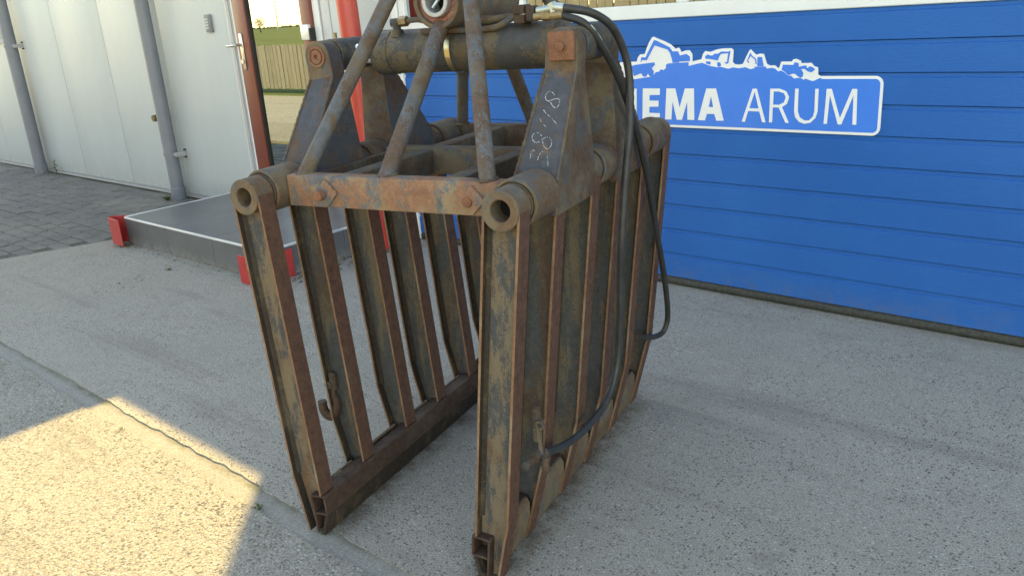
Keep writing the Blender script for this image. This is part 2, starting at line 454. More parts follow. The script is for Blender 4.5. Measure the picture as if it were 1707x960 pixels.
M['sign_blue'] = plain('glossy_sign_blue', (0.028, 0.215, 0.74), 0.22, 0.32, 0.03)
M['sign_white'] = plain('glossy_sign_white', (0.82, 0.83, 0.83), 0.2, 0.5, 0.02)

def glass_mat():
    t = NT('reflective_window_glass')
    t.color((0.40, 0.455, 0.475)).rough(0.012).metal(1.0)
    return t.m
M['glass'] = glass_mat()

def tile_mat():
    t = NT('anthracite_stone_tile')
    c = t.ramp(t.noise(4, 6, 0.72), [(0.3, (0.095, 0.098, 0.104)), (0.7, (0.135, 0.137, 0.142))])
    c = t.mix(t.ramp(t.noise(1.3, 6, 0.7), [(0.45, 0.0), (0.75, 0.5)]), c, (0.20, 0.20, 0.20))
    sep = t.n('ShaderNodeSeparateXYZ'); t.l(t.coords(), sep.inputs[0])
    sp = t.math('MULTIPLY', t.ramp(sep.outputs['Z'], [(0.0, 1.0), (0.075, 0.0)]), t.ramp(t.noise(22, 8, 0.75), [(0.40, 0.0), (0.60, 0.9)]))
    c = t.mix(sp, c, (0.27, 0.26, 0.22))
    t.color(c).rough(0.38).spec(0.5).bump(t.noise(90, 4), 0.06, 0.003)
    return t.m
M['tile'] = tile_mat()

def plank_mat():
    t = NT('weathered_fence_wood')
    oi = t.n('ShaderNodeObjectInfo')
    c = t.ramp(oi.outputs['Random'], [(0.0, (0.25, 0.22, 0.175)), (0.5, (0.31, 0.28, 0.225)), (1.0, (0.21, 0.19, 0.155))])
    g = t.noise(10, 8, 0.7, (6, 6, 0.5))
    c = t.mix(0.5, c, t.ramp(g, [(0.3, (0.15, 0.13, 0.10)), (0.7, (0.40, 0.36, 0.29))]))
    t.color(c).rough(0.85).spec(0.2)
    return t.m
M['plank'] = plank_mat()

# ================================================================== the ground
g = MB().box(-900, 900, -1500, 60, -0.30, -0.05).build('ground', M['field']); tag(g, kind='structure')
YJ0, YJ1 = -2.352, -2.425           # cast joint between the two slabs, parallel to the wall
def sheet(name, poly, z, mat, thick=0.2):
    o = MB().prism(poly, z-thick, z, lambda p, q, h: (p, q, h)).build(name, mat)
    return tag(o, kind='structure')

def wob(x, k): return 0.006*math.sin(x*5.1+k)+0.004*math.sin(x*13.7+2*k)+0.003*math.sin(x*31+k)
N = 260
xs = [-8.0+14.0*i/N for i in range(N+1)]
yj = [(x, YJ0+0.7*wob(x, 1)+0.003*math.sin(x*57)) for x in xs if x > -6.45]
sheet('concrete_yard', [(-5.93, 0.6), (-6.02, -1.09)]+yj+[(9, YJ0), (9, 0.6)], 0.0, M['slab'])
top = [(x, YJ0+0.02) for x in xs]
bot = [(x, YJ1-0.02+wob(x, 2.2)) for x in reversed(xs)]
tag(MB().prism(top+bot, -0.15, -0.005, lambda p, q, h: (p, q, h)).build('joint_strip', M['mortar']), kind='structure')
top2 = [(x, YJ1-0.006+wob(x, 2.2)) for x in xs]
sheet('concrete_apron', [(-60, YJ1)]+top2+[(6, -3.65), (-60, -3.65)], 0.003, M['slab_coarse'])
sheet('road', [(-60, -6.6), (60, -6.6), (60, -3.66), (6.02, -3.66), (6.02, YJ0+.3), (9.2, YJ0+.3), (9.2, .6), (60, .6), (60, 8), (9.5, 8), (9.5, -3.2), (6.01, -3.66), (-60, -3.66)], -0.006, M['road'])

# paved strip of grey bricks along the wall
base = MB().prism([(-60, 0.0), (-5.935, 0.0), (-6.025, -1.09), (-6.48, YJ0-0.002), (-60, YJ0-0.002)], -0.15, -0.012, lambda p, q, h: (p, q, h)).build('brick_pavement', M['brick_joint'])
tag(base, kind='structure')
BL, BW, JT = 0.205, 0.102, 0.007
bricks = [MB().box(-BL/2, BL/2, -BW/2, BW/2, -0.06, 0, ).mesh('brick', M['brick'], 0.005) for _ in range(1)]
cands = []
row = 0
y = -0.075
def right_limit(y):
    return -5.94 - 0.085*(-y/1.09) if y > -1.09 else -6.025 - 0.455*((-1.09-y)/1.228)
while y > YJ0+0.055:
    x = right_limit(y) - BL/2 - 0.004 - (0.5*(BL+JT) if row % 2 else 0)
    while x > -13.2:
        cands.append((x, y)); x -= BL+JT
    y -= BW+JT; row += 1
def in_view(x, y):     # ground wedge the photograph shows of the paving
    return x > -11.6 and y > -1.95 + (-6.3-x)*0.385
vis = [c for c in cands if in_view(*c)]
vis.sort(key=lambda c: (c[0]-CAM.x)**2+(c[1]-CAM.y)**2)
near, rest = vis[:300], vis[300:]+[c for c in cands if not in_view(*c)]
for i, (x, y) in enumerate(near):
    o = link('brick', bricks[0], base, (x+random.uniform(-.0015, .0015), y+random.uniform(-.0015, .0015), random.uniform(-.004, .003)))
    o.rotation_euler = (random.uniform(-.012, .012), random.uniform(-.008, .008), random.uniform(-.012, .012))
mb = MB()
for x, y in rest:
    h = random.uniform(-.004, .002)
    mb.box(x-BL/2, x+BL/2, y-BW/2, y+BW/2, -0.06, h)
tag(mb.build('outer_bricks', M['brick'], base), kind='stuff')

# ================================================================== the building
bld = empty('workshop_building', (0, 0, 0))
tag(bld, 'white panelled workshop with red framed glass door and blue sectional door', 'building')
WT = 0.10
def wpanel(x0, x1, z0=0.035, z1=3.12, mat='wall', parent=None, name='wall_panel', y0=0.0):
    return MB().box(x0+0.0035, x1-0.0035, y0, y0+WT, z0, z1).build(name, M[mat], parent, 0.004, 2)
wall = MB().box(-16.0, -5.80, WT+0.004, WT+0.06, 0.0, 3.118).build('wall', M['grey_trim'], bld)
MB().box(-15.9, -5.835, -0.004, 0.03, 0.004, 0.032).build('base_rail', M['grey_trim'], wall)
seams = [-5.835, -6.905, -7.980, -9.052, -10.125, -11.2, -12.27, -13.34, -14.41, -15.9]
for a, b in zip(seams[1:], seams[:-1]):
    wpanel(a, b, parent=wall)
wall2 = MB().box(-4.69, -3.955, WT+0.004, WT+0.06, 0.0, 3.118).build('wall', M['grey_trim'], bld)
wpanel(-4.593, -3.99, parent=wall2); wpanel(-4.69, -4.594, parent=wall2, mat='trim')
MB().box(-5.835, -5.762, -0.012, 0.10, 0.03, 3.118).build('corner_trim', M['trim'], wall, 0.004)
MB().box(-5.80, -5.764, -0.020, -0.0125, 0.03, 3.118).build('trim_strip', M['grey_trim'], wall, 0.002)
# window in the far office wall: sill and frame only just reach into view
win = MB().box(-11.9, -10.49, -0.05, 0.05, 1.40, 1.445).build('window', M['white'], bld, 0.004)
MB().box(-11.9, -10.50, -0.03, -0.002, 1.45, 1.51).build('window_frame', M['white'], win, 0.004)
MB().box(-11.9, -10.50, -0.03, -0.002, 2.5, 2.56).build('window_frame', M['white'], win, 0.004)
MB().box(-10.56, -10.50, -0.03, -0.002, 1.512, 2.498).build('window_frame', M['white'], win, 0.004)
MB().box(-11.9, -10.562, -0.015, -0.003, 1.512, 2.498).build('pane', M['glass'], win)
# office roof, unseen canopy added for its shadow edge, taller hall behind the blue door: their edges cut the sunlight in the yard
MB().box(-16.0, -4.6905, 0.0, 7.0, 3.122, 3.2).build('roof', M['roofing'], bld)
MB().box(-7.7, -5.66, -1.75, -0.004, 3.0, 3.115).build('shade_canopy', M['trim'], bld, 0.01)
MB().box(-16.0, -4.70, 6.9, 7.0, 0, 3.12).build('rear_wall', M['wall'], bld)
MB().box(-4.69, 9.0, 0.0, 12.0, 3.1225, 5.2).build('hall', M['wall'], bld)
MB().box(-4.69, -4.60, 0.18, 11.9, 0, 3.12).build('side_wall', M['wall'], bld)
MB().box(1.60, 9.0, 0.0, 0.2, 0.0, 3.12).build('front_wall', M['wall'], bld)
MB().box(8.8, 9.0, 0.21, 11.9, 0, 3.12).build('side_wall', M['wall'], bld)
MB().box(-4.59, 8.79, 11.8, 11.9, 0, 3.12).build('rear_wall', M['wall'], bld)

# glazed entrance door
ed = MB()
ed.box(-5.757, -5.703, -0.008, 0.09, 0.21, 2.36); ed.box(-4.768, -4.702, -0.008, 0.09, 0.21, 2.36); ed.box(-5.7025, -4.7685, -0.008, 0.09, 2.30, 2.36)
ed = ed.build('entrance_door', M['white'], bld, 0.004)
lf = MB()
lf.box(-5.700, -5.545, -0.030, 0.05, 0.215, 2.295); lf.box(-4.878, -4.771, -0.030, 0.05, 0.215, 2.295)
lf.box(-5.5445, -4.8785, -0.030, 0.05, 0.215, 0.34); lf.box(-5.5445, -4.8785, -0.030, 0.05, 2.18, 2.295)
lf.build('door_leaf', M['door_red'], ed, 0.005, 2)
gk = MB()
gk.box(-5.5443, -5.529, -0.018, 0.02, 0.341, 2.179); gk.box(-4.893, -4.8787, -0.018, 0.02, 0.341, 2.179)
gk.build('glazing_bead', M['black'], ed)
MB().box(-5.5285, -4.8935, -0.004, 0.012, 0.341, 2.179).build('glass_pane', M['glass'], ed)
MB().box(-5.658, -5.622, -0.041, -0.0305, 1.085, 1.345).build('handle_plate', M['steel'], ed, 0.006, 2)
h = MB(); h.tube([(-5.640, -0.041, 1.265), (-5.640, -0.085, 1.265)], 0.010, 12)
h.tube(smooth_path([(-5.640, -0.085, 1.265), (-5.660, -0.092, 1.264), (-5.70, -0.09, 1.262), (-5.755, -0.085, 1.262)], 4), 0.0115, 12)
h.build('door_handle', M['steel'], ed)
h = MB(); h.ring(0.016, 0, -0.052, -0.0415, lambda u, w, q: (-5.640+u, q, 1.145+w), 20); h.build('key_cylinder', M['steel'], ed)
MB().box(-4.862, -4.775, -0.058, -0.0305, 1.275, 1.375).build('hinge', M['silver'], ed, 0.006, 2)
MB().box(-4.774, -4.760, -0.055, -0.0085, 1.27, 1.35).build('hinge', M['black'], ed, 0.003)
MB().box(-4.862, -4.775, -0.058, -0.0305, 0.40, 0.50).build('hinge', M['silver'], ed, 0.006, 2)
MB().box(-5.76, -4.70, -0.06, 0.09, 0.192, 0.2095).build('threshold', M['silver'], ed, 0.003)

# blue sectional door
DX0, DX1 = -3.93, 1.50
sd = MB().box(DX0, DX1, 0.062, 0.09, 0.03, 3.12).build('sectional_door', M['black'], bld)
P = 0.125
prof = [(0.058, 0.0024), (0.002, 0.0024), (0.0, 0.0040), (0.0, P-0.0190), (0.0078, P-0.0142), (0.0085, P-0.0003), (0.058, P-0.0003)]
pm = MB().prism(prof, DX0, DX1, lambda p, q, h: (h, p, q)).mesh('door_panel', M['blue'], 0, ang=20)
z0 = 0.0438
for k in range(10):
    link('door_panel', pm, sd, (0, 0, z0+k*P))
zt = z0+10*P
for k in range(9):
    link('door_panel', pm, sd, (0, 0, 1.935+k*P+0.0005))
MB().tube([(DX0, 0.018, 0.0235), (DX1, 0.018, 0.0235)], 0.0225, 14).build('bottom_seal', M['tape'], sd)
MB().box(DX0, DX1, -0.004, 0.0575, zt+0.001, zt+0.064).build('window_rail', M['white'], sd, 0.003)
MB().box(DX0, DX1, -0.004, 0.0575, 1.87, 1.932).build('window_rail', M['white'], sd, 0.003)
mulls = [-3.90, -2.975, -2.012, -1.05, -0.085, 0.88, 1.47]
mm = MB().box(-0.027, 0.027, -0.003, 0.057, zt+0.0645, 1.8695).mesh('mullion', M['white'], 0.003)
for x in mulls: link('mullion', mm, sd, (x, 0, 0))
for a, b in zip(mulls[:-1], mulls[1:]):
    MB().box(a+0.0275, b-0.0275, 0.020, 0.034, zt+0.0645, 1.8695).build('pane', M['glass'], sd)
MB().box(-3.988, -3.932, -0.014, 0.10, 0.004, 3.12).build('door_jamb', M['white'], sd, 0.004)
MB().box(1.502, 1.56, -0.014, 0.10, 0.004, 3.12).build('door_jamb', M['white'], sd, 0.004)

# ================================================================== things on and before the wall
def downpipe(x, r, label, brackets):
    o = empty('downpipe', (x, -0.088, 0))
    MB().tube([(0, 0, 0.002), (0, 0, 3.15)], r, 24).build('pipe', M['pvc'], o)
    MB().tube([(0, 0, 0.0), (0, 0, 0.10), (0, 0, 0.106)], [r+0.0055, r+0.0055, r+0.001], 24).build('pipe_socket', M['pvc'], o)
    for z in brackets:
        c = MB(); c.ring(r+0.006, r+0.0004, z-0.014, z+0.014, lambda u, w, q: (u, w, q), 24)
        c = c.build('clamp', M['pvc'], o)
        k = MB(); k.box(r+0.0065, r+0.045, -0.012, 0.0, z-0.012, z+0.012); k.box(r+0.040, r+0.052, -0.012, 0.086, z-0.020, z+0.020)
        k.build('clamp_ear', M['grey_trim'], c, 0.002)
        for s in (-0.032, 0.032):
            MB().ring(0.008, 0, 0.068, 0.0865, lambda u, w, q: (r+0.046+u, q, z+s+w), 10).build('bolt', M['tape'], c)
    return tag(o, label, 'downpipe', 'grey downpipes on the white wall')
downpipe(-10.03, 0.062, 'grey plastic downpipe nearest the left edge of the white wall', [1.36])
downpipe(-6.945, 0.056, 'grey plastic downpipe beside the entrance step', [0.395])

k = empty('keypad', (-6.08, 0, 1.43))
MB().box(-0.036, 0.036, -0.030, -0.001, -0.065, 0.065).build('keypad_body', M['keys'], k, 0.006, 2)
MB().box(-0.027, 0.027, -0.0335, -0.0305, -0.048, 0.050).build('keypad_face', M['keys'], k, 0.001)
for i in range(4):
    for j in range(3):
        MB().box(-0.021+j*0.0155, -0.011+j*0.0155, -0.0365, -0.0337, -0.040+i*0.021, -0.027+i*0.021).build('key', M['trim'], k)
tag(k, 'small grey door keypad on the white wall left of the glass door', 'keypad')

w = empty('pipe_stub', (-7.10, 0, 0.70))
MB().tube([(0, -0.001, 0), (0, -0.045, -0.002)], 0.036, 18).build('collar', M['pvc'], w)
MB().tube([(0, -0.046, -0.002), (0, -0.11, -0.006)], [0.031, 0.027], 18).build('stub', M['brown_end'], w)
tag(w, 'short brownish pipe stub sticking out of the wall behind the downpipe', 'pipe stub')

post = empty('guard_post', (-4.085, -0.25, 0))
MB().tube([(0.052, -0.005, 0.0), (-0.062, 0.0, 3.0)], 0.062, 32).build('post', M['red_post'], post)
MB().box(-0.055, 0.150, -0.105, 0.095, 0.0005, 0.010).build('base_plate', M['red_post'], post, 0.003)
tag(post, 'tall round red steel post standing between glass door and blue door', 'post')

# the entrance step with its tiles, pale edge profile and red corner guards
sx0, sx1, sy0, sh = -5.80, -4.03, -1.08, 0.19
st = MB().box(sx0+0.012, sx1-0.012, sy0+0.012, -0.005, 0.001, sh-0.014).build('entrance_step', M['cement'])
tag(st, 'low entrance step with dark grey tiles and pale edge strips', 'step')
for i in range(3):
    for j in range(2):
        xa = sx0+0.012+i*(sx1-sx0-0.024)/3; xb = sx0+0.012+(i+1)*(sx1-sx0-0.024)/3
        ya = sy0+0.012+j*(-sy0-0.017)/2; yb = sy0+0.012+(j+1)*(-sy0-0.017)/2
        MB().box(xa+0.0015, xb-0.0015, ya+0.0015, yb-0.0015, sh-0.0138, sh-0.002).build('floor_tile', M['tile'], st, 0.001)
for i in range(3):
    xa = sx0+0.0125+i*(sx1-sx0-0.025)/3; xb = sx0+0.0125+(i+1)*(sx1-sx0-0.025)/3
    MB().box(xa+0.0012, xb-0.0012, sy0+0.001, sy0+0.0118, 0.002, sh-0.0125).build('riser_tile', M['tile'], st, 0.001)
    MB().box(xa+0.0006, xb-0.0006, sy0-0.003, sy0+0.0125, sh-0.0122, sh+0.0015).build('edge_profile', M['silver'], st, 0.003, 2)
for i in range(2):
    ya = sy0+0.0125+i*(-sy0-0.018)/2; yb = sy0+0.0125+(i+1)*(-sy0-0.018)/2
    for xx, sg in ((sx0, 1), (sx1, -1)):
        a, b = sorted((xx+sg*0.001, xx+sg*0.0118))
        MB().box(a, b, ya+0.0012, yb-0.0012, 0.002, sh-0.0125).build('riser_tile', M['tile'], st, 0.001)
        a, b = sorted((xx-sg*0.003, xx+sg*0.0125))
        MB().box(a, b, ya+0.0006, yb-0.0006, sh-0.0122, sh+0.0015).build('edge_profile', M['silver'], st, 0.003, 2)

def guard(path, h, label, th=0.006):
    """bent steel plate standing on the ground along a plan path"""
    pts = [Vector((x, y, 0)) for x, y in path]
    out, inn = [], []
    for i, p in enumerate(pts):
        t = (pts[min(i+1, len(pts)-1)]-pts[max(i-1, 0)]).normalized()
        n = Vector((t.y, -t.x, 0))*th/2
        out.append((p.x+n.x, p.y+n.y)); inn.append((p.x-n.x, p.y-n.y))
    o = MB().prism(out+list(reversed(inn)), 0.001, h, lambda p, q, z: (p, q, z)).build('corner_guard', M['red_plate'], None, 0.002)
    return tag(o, label, 'guard', 'red corner guards of the step')
guard([(-5.815, -1.03), (-5.895, -1.083), (-5.918, -1.103), (-5.924, -1.124), (-5.908, -1.140), (-5.72, -1.152)], 0.19, 'bent red steel guard at the left front corner of the step')
guard([(-4.195, -1.168), (-4.07, -1.166), (-4.04, -1.155), (-4.024, -1.13), (-4.022, -0.92)], 0.165, 'bent red steel guard at the step corner behind the grapple')

# traced outlines, in metres: sign and hoses and chalk strokes
HOSE_A = [(0.346, 0.46, 1.372), (0.4, 0.506, 1.358), (0.435, 0.56, 1.32), (0.45, 0.604, 1.256), (0.46, 0.614, 1.186), (0.465, 0.598, 1.077), (0.462, 0.581, 0.983), (0.455, 0.564, 0.87), (0.45, 0.551, 0.753), (0.44, 0.561, 0.644), (0.43, 0.573, 0.492), (0.42, 0.565, 0.36), (0.41, 0.495, 0.274), (0.4, 0.355, 0.254), (0.395, 0.222, 0.273), (0.39, 0.105, 0.311)]
HOSE_B = [(0.345, 0.461, 1.358), (0.4, 0.463, 1.333), (0.43, 0.504, 1.272), (0.445, 0.589, 1.173), (0.445, 0.703, 1.037), (0.44, 0.818, 0.867), (0.43, 0.932, 0.668), (0.42, 1.037, 0.492), (0.41, 1.108, 0.335), (0.4, 1.103, 0.271), (0.385, 1.06, 0.259), (0.36, 0.984, 0.279)]
OUT = [(-2.2893, 1.1017), (-2.2541, 1.1013), (-2.2474, 1.1208), (-2.2344, 1.1349), (-2.2093, 1.1357), (-2.1963, 1.1639), (-2.1851, 1.1866), (-2.1678, 1.2104), (-2.1586, 1.2139), (-2.1464, 1.2085), (-2.1012, 1.192), (-2.0654, 1.176), (-2.0418, 1.1567), (-2.0241, 1.1625), (-2.0109, 1.141), (-1.989, 1.1481), (-1.9687, 1.1489), (-1.9557, 1.1313), (-1.9541, 1.0989), (-1.9084, 1.1083), (-1.9001, 1.1328), (-1.8889, 1.1436), (-1.8637, 1.1394), (-1.8306, 1.1497), (-1.8029, 1.1532), (-1.7611, 1.1533), (-1.7511, 1.1444), (-1.7544, 1.0947), (-1.7444, 1.0847), (-1.7226, 1.0826), (-1.7054, 1.0863), (-1.6931, 1.1114), (-1.6769, 1.1419), (-1.6696, 1.1465), (-1.6576, 1.1338), (-1.6447, 1.1231), (-1.628, 1.1276), (-1.6103, 1.1263), (-1.5955, 1.0851), (-1.5828, 1.0783), (-1.5805, 1.0774), (-1.5587, 1.078), (-1.5432, 1.0665), (-1.5386, 1.0682), (-1.5319, 1.09), (-1.5283, 1.0934), (-1.4839, 1.0929), (-1.4788, 1.1014), (-1.4661, 1.1038), (-1.4457, 1.0958), (-1.4435, 1.0864), (-1.4004, 1.0868), (-1.3873, 1.073), (-1.3711, 1.0678), (-1.3696, 1.0398), (-1.3586, 1.0329)]
TER = [(-2.2784, 1.0181), (-2.1641, 1.0327), (-2.1483, 1.0521), (-2.1298, 1.0547), (-2.1205, 1.0649), (-2.1053, 1.061), (-2.0916, 1.0725), (-2.093, 1.0853), (-2.0809, 1.0915), (-1.9744, 1.0954), (-1.9729, 1.0791), (-1.9339, 1.0875), (-1.9054, 1.0921), (-1.8854, 1.0862), (-1.8647, 1.078), (-1.842, 1.0748), (-1.8307, 1.0727), (-1.8105, 1.0735), (-1.7926, 1.0694), (-1.7748, 1.0653), (-1.7507, 1.0711), (-1.7244, 1.0669), (-1.6942, 1.0716), (-1.6705, 1.0627), (-1.6472, 1.0674), (-1.6516, 1.0732), (-1.5992, 1.0737), (-1.5969, 1.066), (-1.5915, 1.0651), (-1.5688, 1.0676), (-1.5554, 1.064), (-1.5436, 1.0525), (-1.5287, 1.0559), (-1.5116, 1.0471), (-1.498, 1.0348), (-1.4851, 1.0348), (-1.4717, 1.0235), (-1.4516, 1.0261), (-1.4406, 1.0244), (-1.4294, 1.0175), (-1.4224, 1.0227), (-1.4077, 1.0175), (-1.3895, 1.0124), (-1.36, 1.0253), (-1.351, 1.0213)]
MACH = [[(-2.2833, 1.0818), (-2.2608, 1.0869), (-2.157, 1.0975), (-2.151, 1.0871), (-2.1698, 1.0704), (-2.1591, 1.0548), (-2.161, 1.0329), (-2.1797, 1.0314), (-2.192, 1.0458), (-2.2016, 1.0314), (-2.2174, 1.0314), (-2.2298, 1.0472), (-2.2716, 1.0341)], [(-2.232, 1.0971), (-2.2268, 1.1218), (-2.2033, 1.1201), (-2.1936, 1.1381), (-2.1557, 1.1986), (-2.1435, 1.1957), (-2.0714, 1.1636), (-2.0581, 1.1457), (-2.0285, 1.1451), (-2.0182, 1.1261), (-1.9861, 1.1331), (-1.9672, 1.1215), (-1.9663, 1.1003), (-2.0227, 1.0992), (-2.0227, 1.0947), (-2.0569, 1.0938), (-2.0583, 1.1027), (-2.0701, 1.1384), (-2.0835, 1.1538), (-2.153, 1.1744), (-2.1972, 1.1071), (-2.2223, 1.1087)], [(-1.8892, 1.1203), (-1.8767, 1.129), (-1.8653, 1.1239), (-1.8517, 1.1236), (-1.8428, 1.1314), (-1.8248, 1.1311), (-1.8116, 1.1397), (-1.7762, 1.139), (-1.7653, 1.1427), (-1.7722, 1.1067), (-1.7752, 1.089), (-1.7862, 1.0852), (-1.793, 1.0951), (-1.7819, 1.092), (-1.776, 1.1322), (-1.8114, 1.1299), (-1.8201, 1.1172), (-1.8266, 1.1015), (-1.8628, 1.1079), (-1.8879, 1.1103)], [(-1.8855, 1.0982), (-1.8627, 1.0979), (-1.8625, 1.0839), (-1.8831, 1.0882)], [(-1.8287, 1.0936), (-1.8153, 1.0934), (-1.8095, 1.0814), (-1.815, 1.0745), (-1.8285, 1.0757)], [(-1.6863, 1.0977), (-1.6723, 1.1303), (-1.6692, 1.1321), (-1.6657, 1.1225), (-1.6441, 1.1049), (-1.6414, 1.0837), (-1.6456, 1.0837), (-1.6482, 1.1011), (-1.6688, 1.1187), (-1.6821, 1.0996), (-1.6744, 1.0918), (-1.6797, 1.0899)], [(-1.638, 1.1124), (-1.6297, 1.1142), (-1.6172, 1.1131), (-1.6134, 1.0949), (-1.6076, 1.0747), (-1.638, 1.075)], [(-1.5222, 1.0803), (-1.4759, 1.079), (-1.4709, 1.0901), (-1.4544, 1.0865), (-1.4528, 1.071), (-1.425, 1.0768), (-1.4195, 1.0742), (-1.4191, 1.0656), (-1.412, 1.0673), (-1.4069, 1.0732), (-1.3924, 1.0688), (-1.3831, 1.0603), (-1.3898, 1.0535), (-1.3985, 1.0484), (-1.413, 1.0519), (-1.4261, 1.0622), (-1.4424, 1.0624), (-1.4326, 1.0468), (-1.4337, 1.0313), (-1.4443, 1.0261), (-1.4556, 1.033), (-1.4689, 1.0435), (-1.4799, 1.0435), (-1.4962, 1.0357), (-1.5098, 1.0489), (-1.527, 1.0594)]]
LET = [([(-2.295, 0.9752), (-2.2558, 0.9755), (-2.2588, 0.8324), (-2.3004, 0.8328)], None), ([(-2.2205, 0.9764), (-2.1256, 0.9771), (-2.1267, 0.9469), (-2.1834, 0.9452), (-2.1845, 0.9193), (-2.1336, 0.9195), (-2.1346, 0.8918), (-2.185, 0.89), (-2.1865, 0.8613), (-2.1268, 0.861), (-2.129, 0.8301), (-2.225, 0.8286)], None), ([(-2.0899, 0.9774), (-2.0425, 0.9778), (-2.0196, 0.8896), (-1.9913, 0.9782), (-1.9443, 0.9786), (-1.9419, 0.8345), (-1.978, 0.8349), (-1.9789, 0.9197), (-2.0071, 0.833), (-2.0351, 0.8331), (-2.0571, 0.9199), (-2.064, 0.8331), (-2.0983, 0.8326)], None), ([(-1.8812, 0.9791), (-1.8326, 0.9795), (-1.7922, 0.8363), (-1.8289, 0.8351), (-1.8394, 0.8651), (-1.8766, 0.8649), (-1.8866, 0.8347), (-1.9228, 0.8351)], [(-1.8572, 0.9459), (-1.8685, 0.8961), (-1.8455, 0.8957)]), ([(-1.6558, 0.9799), (-1.6366, 0.98), (-1.5917, 0.8359), (-1.6074, 0.8354), (-1.6217, 0.8816), (-1.6746, 0.8827), (-1.6886, 0.8347), (-1.704, 0.835)], [(-1.6456, 0.9674), (-1.6255, 0.8946), (-1.6693, 0.8948)]), ([(-1.5744, 0.9805), (-1.5324, 0.9809), (-1.5035, 0.9708), (-1.4883, 0.946), (-1.4972, 0.917), (-1.5191, 0.903), (-1.4857, 0.8368), (-1.5012, 0.837), (-1.5334, 0.9007), (-1.5604, 0.9013), (-1.5614, 0.8366), (-1.5756, 0.8365)], [(-1.5587, 0.9691), (-1.534, 0.9686), (-1.5112, 0.9611), (-1.5036, 0.9439), (-1.5117, 0.9225), (-1.5338, 0.9124), (-1.5595, 0.913)]), ([(-1.4637, 0.9814), (-1.4486, 0.9816), (-1.4481, 0.8853), (-1.4383, 0.8624), (-1.4177, 0.8496), (-1.3979, 0.8502), (-1.3811, 0.868), (-1.3764, 0.8909), (-1.3772, 0.9814), (-1.363, 0.9815), (-1.3626, 0.8875), (-1.371, 0.8606), (-1.3916, 0.8408), (-1.417, 0.8353), (-1.4414, 0.843), (-1.4583, 0.8618), (-1.4642, 0.8849)], None), ([(-1.3293, 0.9818), (-1.3085, 0.982), (-1.2684, 0.8638), (-1.225, 0.9827), (-1.205, 0.9821), (-1.2, 0.8392), (-1.2158, 0.8386), (-1.2186, 0.9573), (-1.2605, 0.8385), (-1.2755, 0.838), (-1.3146, 0.956), (-1.3206, 0.8387), (-1.3348, 0.8382)], None)]
CHALK = [[(0.3705, 0.327, 1.1747), (0.3637, 0.3308, 1.1803), (0.3549, 0.3328, 1.1831), (0.3481, 0.3295, 1.1783), (0.3482, 0.3234, 1.1695), (0.3549, 0.3184, 1.1623), (0.3653, 0.3194, 1.1637), (0.3752, 0.3213, 1.1665), (0.3834, 0.3208, 1.1657), (0.3877, 0.3162, 1.1591), (0.386, 0.3102, 1.1503), (0.3803, 0.3075, 1.1464), (0.3711, 0.3111, 1.1515), (0.3637, 0.3164, 1.1593), (0.3553, 0.3187, 1.1627)], [(0.3497, 0.3051, 1.1429), (0.3594, 0.2993, 1.1345)], [(0.3625, 0.2983, 1.1329), (0.372, 0.2942, 1.127)], [(0.3778, 0.2915, 1.123), (0.3917, 0.284, 1.1122)], [(0.3463, 0.2915, 1.1231), (0.352, 0.287, 1.1165)], [(0.3578, 0.2837, 1.1117), (0.3654, 0.2799, 1.1063), (0.3698, 0.2801, 1.1065)], [(0.3613, 0.2661, 1.0861), (0.3518, 0.2701, 1.0919), (0.3421, 0.2708, 1.0929), (0.3364, 0.2667, 1.087), (0.3384, 0.2615, 1.0794), (0.346, 0.257, 1.073), (0.3543, 0.2564, 1.072), (0.3622, 0.2601, 1.0774), (0.3703, 0.2634, 1.0822), (0.3792, 0.2644, 1.0836), (0.3873, 0.2602, 1.0776), (0.3906, 0.2551, 1.0701), (0.3888, 0.2492, 1.0616), (0.3831, 0.2469, 1.0583), (0.3741, 0.2498, 1.0625), (0.3679, 0.2557, 1.071), (0.3654, 0.2609, 1.0785)], [(0.3439, 0.2333, 1.0384), (0.343, 0.2407, 1.0492), (0.3466, 0.2452, 1.0557), (0.3541, 0.243, 1.0526)], [(0.365, 0.2284, 1.0313), (0.3646, 0.2365, 1.043), (0.3703, 0.2424, 1.0517), (0.3775, 0.2443, 1.0544)], [(0.3856, 0.2382, 1.0455), (0.3899, 0.2324, 1.0371)], [(0.391, 0.2294, 1.0328), (0.3937, 0.2229, 1.0233)]]

# ================================================================== company sign on the blue door
sg = empty('company_sign', (0, 0, 0))
tag(sg, 'blue and white sign with machine silhouettes reading EMA ARUM on the blue door', 'sign')
def flat(polys, y0, y1, name, mat, parent):
    mb = MB()
    for outer, hole in polys:
        loops = [[Vector((p[0], p[1], 0)) for p in outer]] + ([[Vector((p[0], p[1], 0)) for p in hole]] if hole else [])
        allp = [p for lp in loops for p in lp]
        tri = tessellate_polygon(loops)
        n = len(allp)
        vs = [(p.x, y0, p.y) for p in allp] + [(p.x, y1, p.y) for p in allp]
        fs = [tuple(t) for t in tri] + [tuple(n+i for i in reversed(t)) for t in tri]
        k = 0
        for lp in loops:
            m = len(lp)
            fs += [(k+i, k+(i+1) % m, n+k+(i+1) % m, n+k+i) for i in range(m)]
            k += m
        mb.add(vs, fs)
    return mb.build(name, mat, parent)
def corner(cx, cz, r, a0, a1, n=6):
    return [(cx+r*math.cos(math.radians(a0+(a1-a0)*i/n)), cz+r*math.sin(math.radians(a0+(a1-a0)*i/n))) for i in range(n+1)]
SL, SR, SB, ST, RC = -2.76, -1.106, 0.797, 1.0335, 0.032
